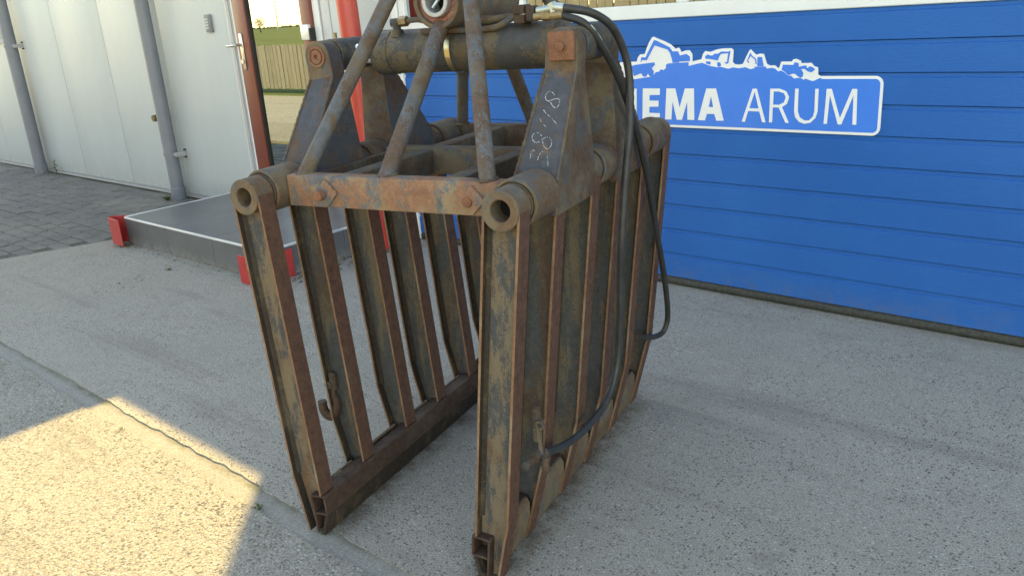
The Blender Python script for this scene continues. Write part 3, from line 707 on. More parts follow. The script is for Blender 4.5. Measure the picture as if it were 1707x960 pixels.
outl = [(SL, 1.05)] + [(SL+0.03, 1.085)] + OUT + [(-1.36, ST)] + corner(SR-RC, ST-RC, RC, 90, 0) + corner(SR-RC, SB+RC, RC, 0, -90) + corner(SL+RC, SB+RC, RC, -90, -180)
bw = 0.0115
body = [(SL+bw, 1.045)] + TER + corner(SR-RC, ST-RC, RC-bw, 90, 0) + corner(SR-RC, SB+RC, RC-bw, 0, -90) + corner(SL+RC, SB+RC, RC-bw, -90, -180)
flat([(outl, None)], -0.0042, -0.0005, 'sign_board', M['sign_white'], sg)
flat([(body, None)], -0.0056, -0.0043, 'blue_field', M['sign_blue'], sg)
for m_ in MACH:
    flat([(m_, None)], -0.0056, -0.0043, 'machine_silhouette', M['sign_blue'], sg)
for o_, h_ in LET:
    flat([(o_, h_)], -0.0070, -0.0057, 'letter', M['sign_white'], sg)

# ================================================================== the grapple
TH = 0.2431
gr = empty('hydraulic_grapple', (-1.559428, -2.284755, 0.0), TH)
tag(gr, 'large rusty hydraulic grapple with two ribbed steel jaws standing on the concrete', 'grapple')
ZP, TP = 0.965, 0.376
YT = [0.0, 0.200, 0.430, 0.622, 0.842, 1.062]
FW = 0.055
def jmap(side, slope):
    c = 1.0/math.sqrt(1+slope*slope); s = slope*c
    def f(u, y, w):
        sh = 0.045*min(0.0, w)/0.965
        return (side*(TP + c*u + s*w), y+sh, ZP + c*w - s*u)
    return f
def wbot(slope, u=0.0):       # jaw coordinate of the ground under u
    c = 1.0/math.sqrt(1+slope*slope); s = slope*c
    return (-ZP + s*u)/c

def make_jaw(side, slope):
    J = jmap(side, slope)
    JP = lambda u, w, y: J(u, y, w)
    WB = wbot(slope, 0.0)
    jaw = MB()
    # bottom beam: hollow rectangular tube above a lower channel, open at the ends
    y0, y1 = 0.0, YT[-1]+FW
    ui, uo = -0.056, -0.004
    wt = wbot(slope, ui)+0.126
    wm = wbot(slope, ui)+0.068
    jaw.box(ui, uo, y0, y1, wt-0.006, wt, map=J)
    jaw.box(ui, ui+0.006, y0, y1, wm+0.003, wt-0.0061, map=J)
    jaw.box(uo-0.006, uo, y0, y1, wbot(slope, uo)+0.004, wt-0.0061, map=J)
    jaw.box(ui+0.0004, uo-0.003, y0+0.002, y1-0.002, wm-0.0031, wm+0.0034, map=J)
    for yy in (y0+0.045, y1-0.05):  # plates added inside to keep light from showing through the tube
        jaw.box(ui+0.0063, uo-0.0063, yy, yy+0.005, wm+0.0032, wt-0.0063, map=J)
        jaw.box(ui+0.0063, uo-0.0063, yy, yy+0.005, wbot(slope, ui)+0.03, wm-0.0032, map=J)
    jb = jaw.build('jaw', M['beam'], gr, 0.0022)
    # worn lower lip under the beam, leaning back towards the ground
    g0 = wbot(slope, ui)
    lip = [(ui+0.004, wm+0.002), (ui+0.011, wm+0.002), (ui+0.030, g0+0.022), (uo-0.0065, g0+0.020), (uo-0.0065, g0+0.012), (ui+0.034, g0+0.0015), (ui+0.024, g0+0.0015)]
    MB().prism(lip, y0+0.003, y1-0.003, JP).build('wear_lip', M['root'], jb, 0.0015)  # dark colour holds both dirt and the shade under the beam
    # one tine: I-beam with bent outer flange and a knuckle at its head
    def tine_mesh(front):
        t = MB()
        wb = wbot(slope, 0.025)+0.002
        if front: kn, k2, u2, ub = -0.795, -0.840, 0.040, 0.026
        else: kn, k2, u2, ub = -0.715, -0.800, 0.034, 0.008
        out = [(0.047, 0.0), (0.047, kn), (u2, k2), (ub, wb)]
        inn = [(p-0.0065, q) for p, q in out]
        t.prism(out+inn[::-1], 0.0, FW, JP)
        t.box(-0.047, -0.0405, 0.0, FW, wt+0.0004, 0.0, map=J)
        web = [(-0.0402, -0.026), (-0.0402, wt+0.0005), (-0.0035, wt+0.0005), (-0.0035, wb+0.004), (ub-0.0068, wb+0.004), (u2-0.0068, k2), (0.0402, kn), (0.0402, -0.026)]
        t.prism(web, 0.0245, 0.0305, JP)
        # root fillets of the rolled section
        for sgn in (-1, 1):
            for ya, yb in ((0.0140, 0.0244), (0.0306, 0.0410)):
                u0, u1 = sorted((sgn*0.0403, sgn*0.0300))
                t.add([J(u0 if sgn < 0 else u1, y, w) for y in (ya, yb) for w in (kn, -0.03)] + [J(u1 if sgn < 0 else u0, (yb if ya < 0.02 else ya), w) for w in (kn, -0.03)],
                      [(0, 1, 3, 2), (0, 4, 5, 1), (2, 3, 5, 4), (0, 2, 4), (1, 5, 3)])
        return t.mesh('tine', M['tine'], 0.0009)
    meshes = [tine_mesh(True), tine_mesh(False)]
    # outer flange faces carry rust, webs olive dirt, inner faces dirt plus painted shade
    cc = 1.0/math.sqrt(1+slope*slope); ss = slope*cc
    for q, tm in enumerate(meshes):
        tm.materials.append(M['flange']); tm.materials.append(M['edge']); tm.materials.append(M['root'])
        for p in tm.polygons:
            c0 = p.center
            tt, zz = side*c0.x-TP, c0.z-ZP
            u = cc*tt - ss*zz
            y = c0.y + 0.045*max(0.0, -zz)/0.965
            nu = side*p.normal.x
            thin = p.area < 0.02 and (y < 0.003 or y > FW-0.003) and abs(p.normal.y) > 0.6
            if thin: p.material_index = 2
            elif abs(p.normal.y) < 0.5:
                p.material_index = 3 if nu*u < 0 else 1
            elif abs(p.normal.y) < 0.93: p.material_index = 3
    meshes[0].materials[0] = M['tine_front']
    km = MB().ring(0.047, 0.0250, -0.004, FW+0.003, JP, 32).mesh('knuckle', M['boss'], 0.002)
    dk = MB().ring(0.0250, 0, 0.046, 0.056, JP, 24).mesh('bore_shade_disc', M['dark'])  # dark disc painting the shade inside the knuckle hole
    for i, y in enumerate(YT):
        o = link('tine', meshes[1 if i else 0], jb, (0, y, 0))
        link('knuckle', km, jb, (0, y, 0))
        if i == 0: link('bore_shade_disc', dk, jb, (0, y, 0))
    # plates closing the foot of the jaw between neighbouring tines
    for i in range(5):
        ya, yb = YT[i]+FW+0.0005, YT[i+1]-0.0005
        wb = wbot(slope, 0.02)+0.003
        h = 0.004*math.sin(i*2.1+side)
        pl = [(-0.0035, wt+0.006+h), (0.003, wt+0.0055+h), (0.012, wt-0.006+h), (0.0150, wt-0.034), (0.0025, wb), (-0.0025, wb), (0.0098, wt-0.034), (0.007, wt-0.0085+h), (0.0015, wt-0.001+h), (-0.0035, wt-0.001+h)]
        MB().prism(pl, ya, yb, JP).build('skirt_plate', M['boss'], jb)
    # two lever arms reaching up to the cylinder
    ub0, ub1, uc, ur = -0.066, 0.0485, -0.028, 0.043
    for k in (0, 1):
        m = MB()
        fy = (lambda y: y) if k == 0 else (lambda y: 1.025-y)
        zb, zt_ = -0.055, 0.262
        lv = [(zb, 0.196, 0.432, ub0, ub1), (0.03, 0.196, 0.432, ub0, ub1), (zt_, 0.365, 0.421, uc-ur, uc+ur)]
        for (wa, ya, yb, ua, ue), (wc, yc, yd, ug, uh) in zip(lv[:-1], lv[1:]):
            pass
        vs, fs = [], []
        for (wa, ya, yb, ua, ue) in lv:
            for u, y in ((ua, ya), (ue, ya), (ue, yb), (ua, yb)):
                vs.append(J(u, fy(y), wa))
        n = 14
        arc = [(uc+ur*math.cos(math.pi*i/n), 0.322+ur*math.sin(math.pi*i/n)) for i in range(n+1)]
        base = len(vs)
        for y in (0.365, 0.421):
            vs += [J(u, fy(y), w) for u, w in arc]
        for L_ in range(2):
            a = 4*L_
            for q in range(4):
                fs.append((a+q, a+(q+1) % 4, a+4+(q+1) % 4, a+4+q))
        fs.append((3, 2, 1, 0))
        f0, f1 = base, base+n+1
        fs.append((8, 9) + tuple(f0+i for i in range(n+1)))
        fs.append(tuple(f1+i for i in range(n, -1, -1)) + (10, 11))
        fs += [(f0+i, f1+i, f1+i+1, f0+i+1) for i in range(n)]
        fs.append((9, 10, f1, f0)); fs.append((11, 8, f0+n, f1+n))
        m.add(vs, fs)
        am = m.build('lever_arm', M['arm'], jb, 0.0018)
        am.data.materials.append(M['frame']); am.data.materials.append(M['boss'])
        for p in am.data.polygons:
            c = p.center
            if abs(p.normal.x) > 0.6: p.material_index = 1 if p.normal.x*side > 0 else 0
            elif k == 1 and c.z < ZP+0.262: p.material_index = 1
            elif c.z > ZP+0.262 : p.material_index = 2
        # bead of weld along the edges of the front face
        wv = MB()
        for u_a, u_b in ((ub1-0.002, uc+ur-0.002), (ub0+0.002, uc-ur+0.002)):
            path = []
            for i in range(40):
                tt = i/39
                path.append(Vector(J(u_a+(u_b-u_a)*tt, fy(0.196+(0.365-0.196)*tt), 0.03+(zt_-0.03)*tt)))
            wv.tube(path, [0.0042+0.0012*math.sin(i*2.3) for i in range(40)], 6)
        wv.build('weld_bead', M['frame'], jb)
        # pin end or keeper plate on the arm head
        pn = MB()
        fa = (lambda y: y) if k == 0 else (lambda y: 1.025-y)
        if side < 0 or k == 1:
            pn.ring(0.030, 0.022, fa(0.3645), fa(0.3605), lambda u, w, y: J(uc+u, y, 0.322+w), 28)
            pn.ring(0.0195, 0.006, fa(0.3645), fa(0.3600), lambda u, w, y: J(uc+u, y, 0.322+w), 24)
            pn.build('pin_end', M['keeper'], jb, 0.001)
        else:
            c_, s_ = math.cos(0.10), math.sin(0.10)
            vs = []
            for w in (-0.034, 0.034):
                for y in (0.352, 0.3645):
                    for u in (-0.034, 0.034):
                        vs.append(J(uc+0.004+u*c_-w*s_, y, 0.322+u*s_+w*c_))
            pn.hexa(vs)
            kp = pn.build('keeper_plate', M['keeper'], jb, 0.003, 2)
            b2 = MB(); b2.ring(0.012, 0, 0.344, 0.3518, lambda u, w, y: J(uc+0.004+u, y, 0.322+w), 6); b2.ring(0.016, 0.0125, 0.349, 0.3518, lambda u, w, y: J(uc+0.004+u, y, 0.322+w), 16)
            b2.build('keeper_bolt', M['keeper'], jb)
    return jb, J
jawL, JL = make_jaw(-1, 0.105)
jawR, JR = make_jaw(1, 0.088)

# frame between the jaws
def bar(x0, x1, y0, y1, z0, z1, name, mat): return MB().box(x0, x1, y0, y1, z0, z1).build(name, M[mat], gr, 0.005, 2)
fb = bar(-0.318, 0.318, 0.100, 0.150, 0.922, 1.005, 'crossbar', 'bar')
bar(-0.318, 0.318, 0.545, 0.595, 0.922, 1.003, 'crossbar', 'frame')
bar(-0.318, 0.318, 1.015, 1.065, 0.922, 1.003, 'crossbar', 'frame')
for x in (-0.165, 0.155):
    bar(x-0.027, x+0.027, 0.1505, 0.5445, 0.925, 0.998, 'longitudinal_bar', 'frame')
    bar(x-0.027, x+0.027, 0.5955, 1.0145, 0.925, 0.998, 'longitudinal_bar', 'frame')
for x in (-0.305, 0.305):
    bar(x-0.012, x+0.012, 0.1505, 0.5445, 0.940, 0.990, 'side_rail', 'frame')
for x, tip in ((-0.197, 0.022), (0.238, 0.004)):
    d = MB(); d.prism([(-0.036, 0), (0, -0.036), (0.036, 0), (0, 0.036)], 0.0915, 0.0995, lambda p, q, h: (x+0.012+p, h, 0.962+q))
    d.build('diamond_plate', M['bar'], fb, 0.0015)
    d = MB(); d.ring(0.0135, 0, 0.0915-tip, 0.0914, lambda u, w, h: (x+u, h, 0.958+w), 18)
    d.build('bolt', M['keeper'], fb, 0.002)
for sd_ in (-1, 1):
    cx = sd_*TP
    C_ = lambda u, w, h: (cx+u, h, ZP+w)
    for ya, yb in ((0.064, 0.190), (0.492, 0.590), (0.905, 1.052)):
        MB().ring(0.058, 0.050, ya, yb, C_, 36).build('pivot_sleeve', M['boss' if ya < 0.1 else 'frame'], gr, 0.002)
    MB().ring(0.0485, 0.026, 0.062, 1.045, C_, 28).build('pivot_tube', M['frame'], gr, 0.001)
    # little gusset joining sleeve and bar
    for ya, yb in ((0.100, 0.150), (0.545, 0.595), (1.015, 1.052)):
        a, b = sorted((cx-sd_*0.0575, sd_*0.3185))
        if b-a > 0.0005: MB().box(a, b, ya+0.002, yb-0.002, 0.93, 0.99).build('gusset', M['frame'], gr)

# hanger pyramid of pipes
apex = Vector((0.0, 0.60, 1.74))
def pipe(a, b, r=0.0205, bend=0.0):
    a, b = Vector(a), Vector(b)
    return MB().tube([a, a.lerp(b, .33), a.lerp(b, .66), b], r, 20).build('hanger_pipe', M['pipe'], gr)
pipe((-0.285, 0.128, 0.990), (-0.018, 0.56, 1.73))
pipe((0.283, 0.118, 0.990), (0.018, 0.56, 1.73))
pipe((-0.018, 0.122, 0.988), (0.0, 0.432, 1.352), 0.0215)
pipe((-0.325, 1.040, 0.990), (-0.018, 0.64, 1.73))
pipe((0.30, 1.040, 0.990), (0.018, 0.64, 1.73))
pipe((-0.035, 1.040, 0.990), (0.0, 0.735, 1.352), 0.0215)
for wx, wy, wz in ((-0.280, 0.136, 1.006), (0.2785, 0.126, 1.006), (-0.018, 0.140, 1.006), (-0.322, 1.034, 1.004), (-0.035, 1.026, 1.004)):
    ringp = [(wx+0.0235*math.cos(a_/22*2*math.pi), wy+0.0270*math.sin(a_/22*2*math.pi), wz) for a_ in range(23)]
    MB().tube(ringp, [0.0042+0.0014*math.sin(a_*2.1) for a_ in range(23)], 6).build('weld_bead', M['frame'], gr)
hb = MB(); hb.ring(0.071, 0.058, 0.412, 0.770, lambda u, w, h: (u, h, 1.412+w), 40); hb = hb.build('hanger_bushing', M['boss'], gr, 0.004, 2)
r1 = MB()
n = 72
vs, fs = [], []
for i in range(n):
    a = 2*math.pi*i/n
    for rr, dy in ((0.0575, 0.0), (0.052, -0.003+random.uniform(-.004, .003)), (0.046, -0.001+random.uniform(-.003, .003)), (0.0405, 0.004)):
        vs.append((rr*math.cos(a), 0.424+dy, 1.412+rr*math.sin(a)))
for i in range(n):
    j = (i+1) % n
    for q in range(3):
        fs.append((4*i+q, 4*j+q, 4*j+q+1, 4*i+q+1))
r1.add(vs, fs); r1.build('rubber_ring', M['pink'], hb, ang=20)
MB().ring(0.040, 0.0285, 0.405, 0.76, lambda u, w, h: (u, h, 1.412+w), 36).build('inner_tube', M['pale_ring'], hb, 0.002)
MB().ring(0.028, 0, 0.47, 0.50, lambda u, w, h: (u, h, 1.412+w), 24).build('tube_shade_disc', M['dark'], hb)  # black disc standing for the shade in the hollow tube
MB().tube([(-0.012, 0.415, 1.396), (0.012, 0.43, 1.43), (0.02, 0.44, 1.47)], 0.005, 8).build('grease_line', M['zinc'], hb)
MB().ring(0.075, 0.034, 0.545, 0.655, lambda u, w, h: (u, h, 1.79+w), 32).build('hanger_head', M['pipe'], gr, 0.003)

# hydraulic cylinder across the arm heads
YC, ZC = 0.512, 1.285
CY = lambda u, w, h: (h, YC+u, ZC+w)
hc = MB(); hc.ring(0.0605, 0, -0.265, 0.312, CY, 44); hc = hc.build('hydraulic_cylinder', M['cylinder'], gr, 0.006, 2)
MB().ring(0.0625, 0.0607, -0.262, -0.205, CY, 44).build('gland_nut', M['cylinder'], hc, 0.001)
MB().ring(0.029, 0, -0.345, -0.2655, CY, 28).build('piston_rod', M['chrome'], hc)
for tx in (-0.382, 0.376):
    e = MB(); e.ring(0.046, 0.029, YC-0.085, YC+0.085, lambda u, w, h: (tx+u, h, ZC+0.002+w), 28)
    e.build('cylinder_eye', M['cylinder'], hc, 0.002)
    e = MB(); e.ring(0.0285, 0, 0.40, 0.625, lambda u, w, h: (tx+u, h, ZC+0.002+w), 24)
    e.build('eye_pin', M['beam'], hc)
MB().tube([(-0.40, YC-0.03, ZC+0.045), (-0.40, YC-0.03, ZC+0.064)], 0.005, 8).build('grease_nipple', M['brass'], hc)
e = MB(); e.ring(0.0630, 0.0610, -0.010, 0.006, CY, 48); e.build('clamp_band', M['band'], hc)
MB().tube(smooth_path([(-0.001, YC-0.02, ZC-0.063), (0.012, YC-0.015, ZC-0.069), (0.035, YC-0.02, ZC-0.068), (0.045, YC-0.03, ZC-0.058)], 4), 0.0016, 6).build('strap_end', M['black'], hc)

# hydraulic plumbing on top of the cylinder
yf = 0.47
f = MB()
f.tube([(-0.178, yf+0.01, ZC+0.042), (-0.178, yf+0.01, ZC+0.062)], 0.017, 14)
f.tube([(-0.178, yf+0.01, ZC+0.0615), (-0.178, yf+0.01, ZC+0.087)], 0.012, 14)
f.tube([(-0.192, yf+0.01, ZC+0.080), (-0.165, yf+0.01, ZC+0.081)], 0.012, 12)
f.build('port_elbow', M['cylinder'], hc)
MB().tube([(-0.164, yf+0.01, ZC+0.082), (-0.140, yf+0.01, ZC+0.083)], 0.0145, 6).build('union_nut', M['brass'], hc)
MB().tube(smooth_path([(-0.1395, yf+0.01, ZC+0.083), (-0.10, yf+0.005, ZC+0.084), (-0.07, yf+0.01, ZC+0.075), (-0.055, yf+0.02, ZC+0.068)], 5), 0.0075, 10).build('feed_tube', M['frame'], hc)
MB().tube([(-0.055, yf+0.025, ZC+0.069), (0.012, yf+0.025, ZC+0.070)], 0.0205, 18).build('valve_body', M['keeper'], hc)
tp = []
for i in range(24):
    tp.append((0.010+i*0.0022, yf+0.025, ZC+0.070))
MB().tube(tp, [0.0235+0.0022*math.sin(i*2.4) for i in range(24)], 16).build('tape_wrap', M['tape'], hc)
MB().tube([(0.062, yf+0.025, ZC+0.070), (0.125, yf+0.025, ZC+0.072), (0.205, yf+0.02, ZC+0.079)], [0.018, 0.010, 0.008], 12).build('feed_tube', M['frame'], hc)
MB().tube(smooth_path([(-0.085, yf-0.006, ZC+0.052), (0.0, yf-0.006, ZC+0.051), (0.12, yf-0.006, ZC+0.050), (0.155, yf-0.006, ZC+0.055), (0.185, yf-0.004, ZC+0.068), (0.208, yf, ZC+0.078)], 6), 0.0085, 12).build('feed_tube', M['frame'], hc)
MB().box(-0.02, 0.03, yf+0.012, yf+0.04, ZC+0.0565, ZC+0.0585).build('strap', M['tape'], hc)
MB().box(0.206, 0.236, yf-0.018, yf+0.030, ZC+0.058, ZC+0.080).build('clamp_block', M['beam'], hc, 0.002)
MB().box(0.206, 0.236, yf-0.018, yf+0.030, ZC+0.081, ZC+0.104).build('clamp_block', M['beam'], hc, 0.002)
MB().box(0.2365, 0.262, yf-0.012, yf+0.025, ZC+0.061, ZC+0.100).build('clamp_block', M['beam'], hc, 0.004)
yq = 0.463
MB().tube([(0.262, yq, 1.357), (0.285, yq, 1.358)], 0.010, 12).build('fitting', M['brass'], hc)
MB().tube([(0.2852, yq, 1.358), (0.308, yq, 1.358)], 0.0135, 6).build('fitting', M['brass'], hc)
MB().tube([(0.3082, yq, 1.358), (0.342, yq, 1.3575)], 0.0115, 14).build('hose_ferrule', M['brass'], hc)
MB().tube([(0.270, yq+0.002, 1.371), (0.318, yq+0.002, 1.376)], 0.010, 12).build('fitting', M['zinc'], hc)
MB().tube([(0.310, yq+0.002, 1.388), (0.318, yq+0.002, 1.366)], 0.0125, 6).build('fitting', M['zinc'], hc)
MB().tube([(0.3185, yq, 1.378), (0.346, yq, 1.374)], 0.0118, 14).build('hose_ferrule', M['zinc'], hc)
pa = smooth_path([(0.340, 0.462, 1.375)]+HOSE_A[1:], 10)
ha = MB(); ha.tube(pa, [0.0106+(0.0012 if (i//1) % 2 else 0) if 40 < i < 85 else 0.0106 for i in range(len(pa))], 16)
ha.build('hose', M['hose_worn'], gr)
pb = smooth_path([(0.338, 0.463, 1.3575)]+HOSE_B[1:], 10)
hb_ = MB().tube(pb, 0.0098, 16).build('hose', M['rubber'], gr)
sc_ = MB(); sc_.tube([p+Vector((0.0066, -0.0032, 0.0058)) for p in pb[12:84]], [0.0012+0.0010*random.random() for _ in pb[12:84]], 6)
sc_.build('scuffed_stripe', M['pale_ring'], hb_)
e = MB(); e.tube([(0.39, 0.112, 0.309), (0.385, 0.06, 0.318)], 0.0145, 14); e.tube([(0.385, 0.0598, 0.318), (0.384, 0.020, 0.322)], 0.010, 12)
e.build('hose_end', M['frame'], gr)

# hooks welded to the jaws
def hook(name, pts, r, parent, mat='beam'):
    P_ = smooth_path(pts, 6)
    k = len(P_)
    return MB().tube(P_, [r*(0.55+0.45*math.sin(math.pi*min(1.0, 0.25+0.85*(1-i/k)))) for i in range(k)], 10).build(name, M[mat], parent)
hook('hook', [(-0.340, 0.190, 0.345), (-0.342, 0.185, 0.322), (-0.332, 0.183, 0.298), (-0.338, 0.183, 0.268), (-0.352, 0.183, 0.250), (-0.371, 0.183, 0.246), (-0.388, 0.183, 0.262), (-0.390, 0.183, 0.292)], 0.0150, jawL)
hk = MB(); hk.box(-0.352, -0.328, 0.180, 0.222, 0.335, 0.392); hk.build('hook_bracket', M['beam'], jawL, 0.005)
hk = MB(); hk.ring(0.012, 0.005, 0.176, 0.186, lambda u, w, h: (-0.353+u, h, 0.352+w), 14); hk.build('hook_eye', M['frame'], jawL)
hk = MB(); hk.box(0.368, 0.384, 0.098, 0.122, 0.385, 0.435); hk.box(0.370, 0.388, 0.092, 0.114, 0.345, 0.3848); hk.build('hook_bracket', M['frame'], jawR, 0.004)
hook('hook', [(0.384, 0.103, 0.352), (0.392, 0.09, 0.330), (0.402, 0.082, 0.300), (0.410, 0.076, 0.285), (0.414, 0.070, 0.295), (0.414, 0.068, 0.325)], 0.010, jawR, 'frame')
hk = MB(); hk.ring(0.013, 0.006, 0.090, 0.100, lambda u, w, h: (0.392+u, h, 0.398+w), 14); hk.build('hook_eye', M['frame'], jawR)
gn = MB(); gn.tube([(-0.272, 0.075, 0.094), (-0.272, 0.075, 0.118)], 0.009, 10); gn.tube([(-0.287, 0.075, 0.120), (-0.257, 0.075, 0.121)], 0.005, 8); gn.tube([(-0.28, 0.068, 0.118), (-0.262, 0.082, 0.135)], 0.004, 8)
gn.build('wing_bolt', M['boss'], jawL)

# chalk digits on the right front lever arm
def arm_front(t_guess, z):
    """height above the slanted front face of the right arm"""
    return z
c_ = 1/math.sqrt(1+0.088**2); s_ = 0.088*c_
ck = MB()
for st_ in CHALK:
    P_ = smooth_path(st_, 4) if len(st_) > 2 else [Vector(st_[0]).lerp(Vector(st_[1]), i/6) for i in range(7)]
    Q = []
    for p in P_:
        # jaw coordinates of the point, moved onto the slanted face
        tt, zz = p.x-TP, p.z-ZP
        u, w = c_*tt - s_*zz, s_*tt + c_*zz
        fr = (w-0.03)/(0.262-0.03)
        y = 0.196+(0.365-0.196)*fr
        Q.append(Vector(JR(u, y, w)))
    nrm = Vector((0, -(0.262-0.03), 0.169)).normalized()
    for a, b in zip(Q[:-1], Q[1:]):
        if random.random() < 0.28: continue
        d = (b-a)
        if d.length < 1e-6: continue
        sdv = d.normalized().cross(nrm)*random.uniform(0.0005, 0.0011)
        o_ = nrm*0.0006
        ck.add([a-sdv+o_, b-sdv+o_, b+sdv+o_, a+sdv+o_, a-sdv+o_*2, b-sdv+o_*2, b+sdv+o_*2, a+sdv+o_*2],
               [(0, 3, 2, 1), (4, 5, 6, 7), (0, 1, 5, 4), (1, 2, 6, 5), (2, 3, 7, 6), (3, 0, 4, 7)])
ck.build('chalk_mark', M['chalk'], jawR)

# ================================================================== across the yard, seen mirrored in the panes
fence = empty('plank_fence', (0, -7.25, 0))
tag(fence, 'weathered vertical plank fence across the yard, mirrored in the glass', 'fence')
random.seed(3)
lowp = MB().box(-0.068, 0.068, -0.012, 0.012, 0.06, 0.98).mesh('plank', M['plank'], 0.002)
highp = MB().box(-0.068, 0.068, -0.012, 0.012, 0.06, 2.15).mesh('plank', M['plank'], 0.002)
x = -19.5
while x < -1.5:
    o = link('plank', lowp if x < -12.2 else highp, fence, (x, random.uniform(-.006, .006), random.uniform(-.015, .015)))
    o.rotation_euler = (0, random.uniform(-.008, .008), 0)
    x += 0.149
for z_, xa, xb in ((0.30, -19.6, -1.5), (0.80, -19.6, -1.5), (1.8, -12.2, -1.5)):
    MB().box(xa, xb, -0.06, -0.019, z_-0.03, z_+0.03).build('rail', M['plank'], fence)
pm_ = MB().box(-0.05, 0.05, -0.16, -0.0605, -0.04, 1.0).mesh('post', M['plank'], 0.003)
x = -19.4
while x < -1.5:
    link('post', pm_, fence, (x, 0, 0)); x += 2.2

def tuft(name, loc, n, h, spread, label, cat='weed', group=None):
    mb = MB()
    for i in range(n):
        a = random.uniform(0, 6.28); r = random.uniform(0, spread*0.35)
        b = Vector((r*math.cos(a), r*math.sin(a), 0)); hh = h*random.uniform(0.45, 1)
        tip = b + Vector((math.cos(a)*spread*random.uniform(.3, 1), math.sin(a)*spread*random.uniform(.3, 1), hh))
        mid = b.lerp(tip, 0.5)+Vector((0, 0, hh*0.18))
        sd = Vector((-math.sin(a), math.cos(a), 0))*h*random.uniform(0.05, 0.11)
        mb.add([b-sd*0.3, b+sd*0.3, mid+sd, mid-sd, tip], [(0, 1, 2, 3), (3, 2, 4)])
    o = mb.build(name, M['leaf']); o.location = loc
    return tag(o, label, cat, group)
# leafy weeds along the wall and in the joint
def sprig(loc, h, label, group='weeds in the cracks'):
    e_ = empty('weed', loc)
    st_ = MB().tube([(0, 0, -0.005), (h*0.06, 0, h*0.5), (h*0.02, h*0.05, h)], [h*0.02, h*0.016, h*0.006], 6)
    st_.build('stem', M['leaf'], e_)
    lf_ = MB()
    for i in range(16):
        z_ = h*(0.2+0.8*i/16); a = i*2.4; L = h*random.uniform(.16, .3)
        d = Vector((math.cos(a), math.sin(a), 0.45)).normalized(); s2 = Vector((-math.sin(a), math.cos(a), 0))*L*0.3
        b = Vector((h*0.04, 0, z_))
        lf_.add([b, b+d*L*0.5+s2, b+d*L, b+d*L*0.5-s2+Vector((0, 0, 0.002))], [(0, 1, 2), (0, 2, 3)])
    lf_.build('foliage', M['leaf'], e_)
    return tag(e_, label, 'weed', group)
sprig((-9.72, -0.055, 0.0), 0.16, 'thin green weed at the wall foot beside the left downpipe')
tuft('weed', (-6.98, -0.18, 0.0), 40, 0.05, 0.06, 'mossy tuft at the foot of the downpipe by the step')
tuft('weed', (-2.06, -2.425, 0.0), 26, 0.018, 0.022, 'tiny green tuft on the joint near the left jaw')
tuft('weed', (-2.95, -2.44, 0.0), 20, 0.014, 0.02, 'tiny green tuft in the sunlit patch of concrete')
tuft('weed', (-4.86, -1.27, 0.0), 22, 0.02, 0.035, 'small green tuft in front of the entrance step')

# dry leaves and grit gathered in corners
mb = MB()
def leafbit(x, y, s):
    a = random.uniform(0, 6.28); c, q = math.cos(a), math.sin(a)
    zz = [random.uniform(0.001, s*0.5) for _ in range(4)]
    pts = [(-s, 0), (0, s*.5), (s, 0), (0, -s*.5)]
    mb.add([(x+px*c-py*q, y+px*q+py*c, 0.002+z_) for (px, py), z_ in zip(pts, zz)], [(0, 1, 2), (0, 2, 3)])
for i in range(120): leafbit(random.gauss(-3.93, .05), random.uniform(-1.0, -0.25), random.uniform(.006, .02))
for i in range(60): leafbit(random.gauss(-5.75, .03), random.gauss(-1.13, .03), random.uniform(.006, .016))
for i in range(70): leafbit(random.uniform(-5.7, -4.2), -1.10-abs(random.gauss(0, .03)), random.uniform(.003, .012))
for i in range(40): leafbit(random.gauss(-9.9, .35), -0.05-abs(random.gauss(0, .05)), random.uniform(.006, .016))
for i in range(30): leafbit(random.gauss(-6.75, .2), -0.06-abs(random.gauss(0, .05)), random.uniform(.006, .016))
for i in range(16): leafbit(random.gauss(-5.0, .25), random.gauss(-1.45, .15), random.uniform(.005, .014))
tag(mb.build('dry_leaves', M['deadleaf']), 'scattered dry leaves and litter along the wall and step', 'leaves', kind='stuff')
mb = MB()
def stone(x, y, s):
    vs = [(x+s*random.uniform(.7, 1.2), y, s*.35), (x, y+s*random.uniform(.7, 1.2), s*.3), (x-s*random.uniform(.7, 1.2), y, s*.35), (x, y-s*random.uniform(.7, 1.2), s*.3), (x, y, s*random.uniform(.6, .9)), (x, y, -s*.2)]
    mb.add([(a, b, c+0.002) for a, b, c in vs], [(0, 1, 4), (1, 2, 4), (2, 3, 4), (3, 0, 4), (1, 0, 5), (2, 1, 5), (3, 2, 5), (0, 3, 5)])
for i in range(500):
    stone(random.gauss(-2.0, .22), -2.46-abs(random.gauss(0, .09)), random.uniform(.001, .0045))
for i in range(500):
    stone(random.uniform(-4.6, -1.2), random.gauss(-2.39, .03), random.uniform(.0008, .003))
for i in range(350):
    stone(random.uniform(-3.9, 0.0), random.uniform(-2.3, -0.1), random.uniform(.001, .003))
tag(mb.build('loose_grit', M['slab_coarse']), 'loose grit and pebbles scattered over the concrete', 'grit', kind='stuff')

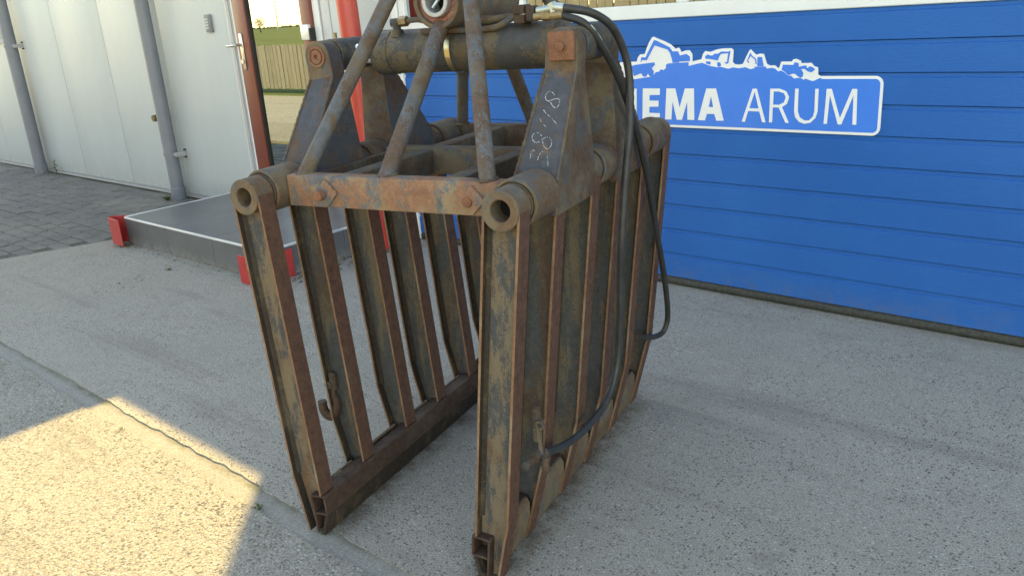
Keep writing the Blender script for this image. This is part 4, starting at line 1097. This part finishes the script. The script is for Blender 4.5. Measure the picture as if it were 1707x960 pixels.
# far field: hedge line, a small tree and a power mast on the horizon
mb = MB()
for i in range(700):
    x = -900+i*1.6+random.uniform(-.6, .6); y = -330+random.uniform(-6, 6)
    s = random.uniform(.7, 1.7)
    vs = [(x+random.uniform(-1, 1)*s*1.3, y+random.uniform(-1, 1)*s, z_) for z_ in (-.05, -.05, s*.7, s, s*1.1)]
    vs = [(x-s, y, -.05), (x+s, y, -.05), (x, y+s, -.05), (x+random.uniform(-.5, .5), y, s), (x+s*.7, y-.3, s*.7)]
    mb.add(vs, [(0, 1, 3), (1, 2, 3), (2, 0, 3), (0, 1, 4), (1, 2, 4)])
tag(mb.build('far_hedge', M['hedge']), 'distant hedge line on the horizon seen in the glass', 'hedge', kind='stuff')
dirm = Vector((-0.836, -0.548, 0))
mp = dirm*260
mast = empty('power_mast', (mp.x, mp.y, -0.05))
MB().tube([(0, 0, 0), (0, 0, 8.2)], [0.22, 0.12], 8).build('pole', M['grey_trim'], mast)
for z_ in (7.8, 6.9):
    MB().box(-1.2, 1.2, -0.08, 0.08, z_, z_+0.14).build('cross_arm', M['grey_trim'], mast)
mast.rotation_euler = (0, 0, 0.9)
tag(mast, 'slim power mast on the horizon mirrored in the door glass', 'mast')
tp_ = Vector((-0.847, -0.531, 0))*240
tree = empty('small_tree', (tp_.x, tp_.y, -0.05))
MB().tube([(0, 0, 0), (0, 0, 2.2)], [0.2, 0.08], 8).build('trunk', M['hedge'], tree)
mb = MB()
for i in range(300):
    a = random.uniform(0, 6.28); b = random.uniform(-1, 1); r = 1.3*random.random()**.4
    c0 = Vector((r*math.cos(a)*math.sqrt(1-b*b), r*math.sin(a)*math.sqrt(1-b*b), 2.6+r*b))
    v1 = Vector((random.uniform(-.3, .3), random.uniform(-.3, .3), random.uniform(-.3, .3))); v2 = Vector((random.uniform(-.3, .3), random.uniform(-.3, .3), random.uniform(-.3, .3)))
    mb.add([c0, c0+v1, c0+v2], [(0, 1, 2)])
mb.build('crown', M['hedge'], tree)
tag(tree, 'small dark tree on the horizon mirrored in the door glass', 'tree')
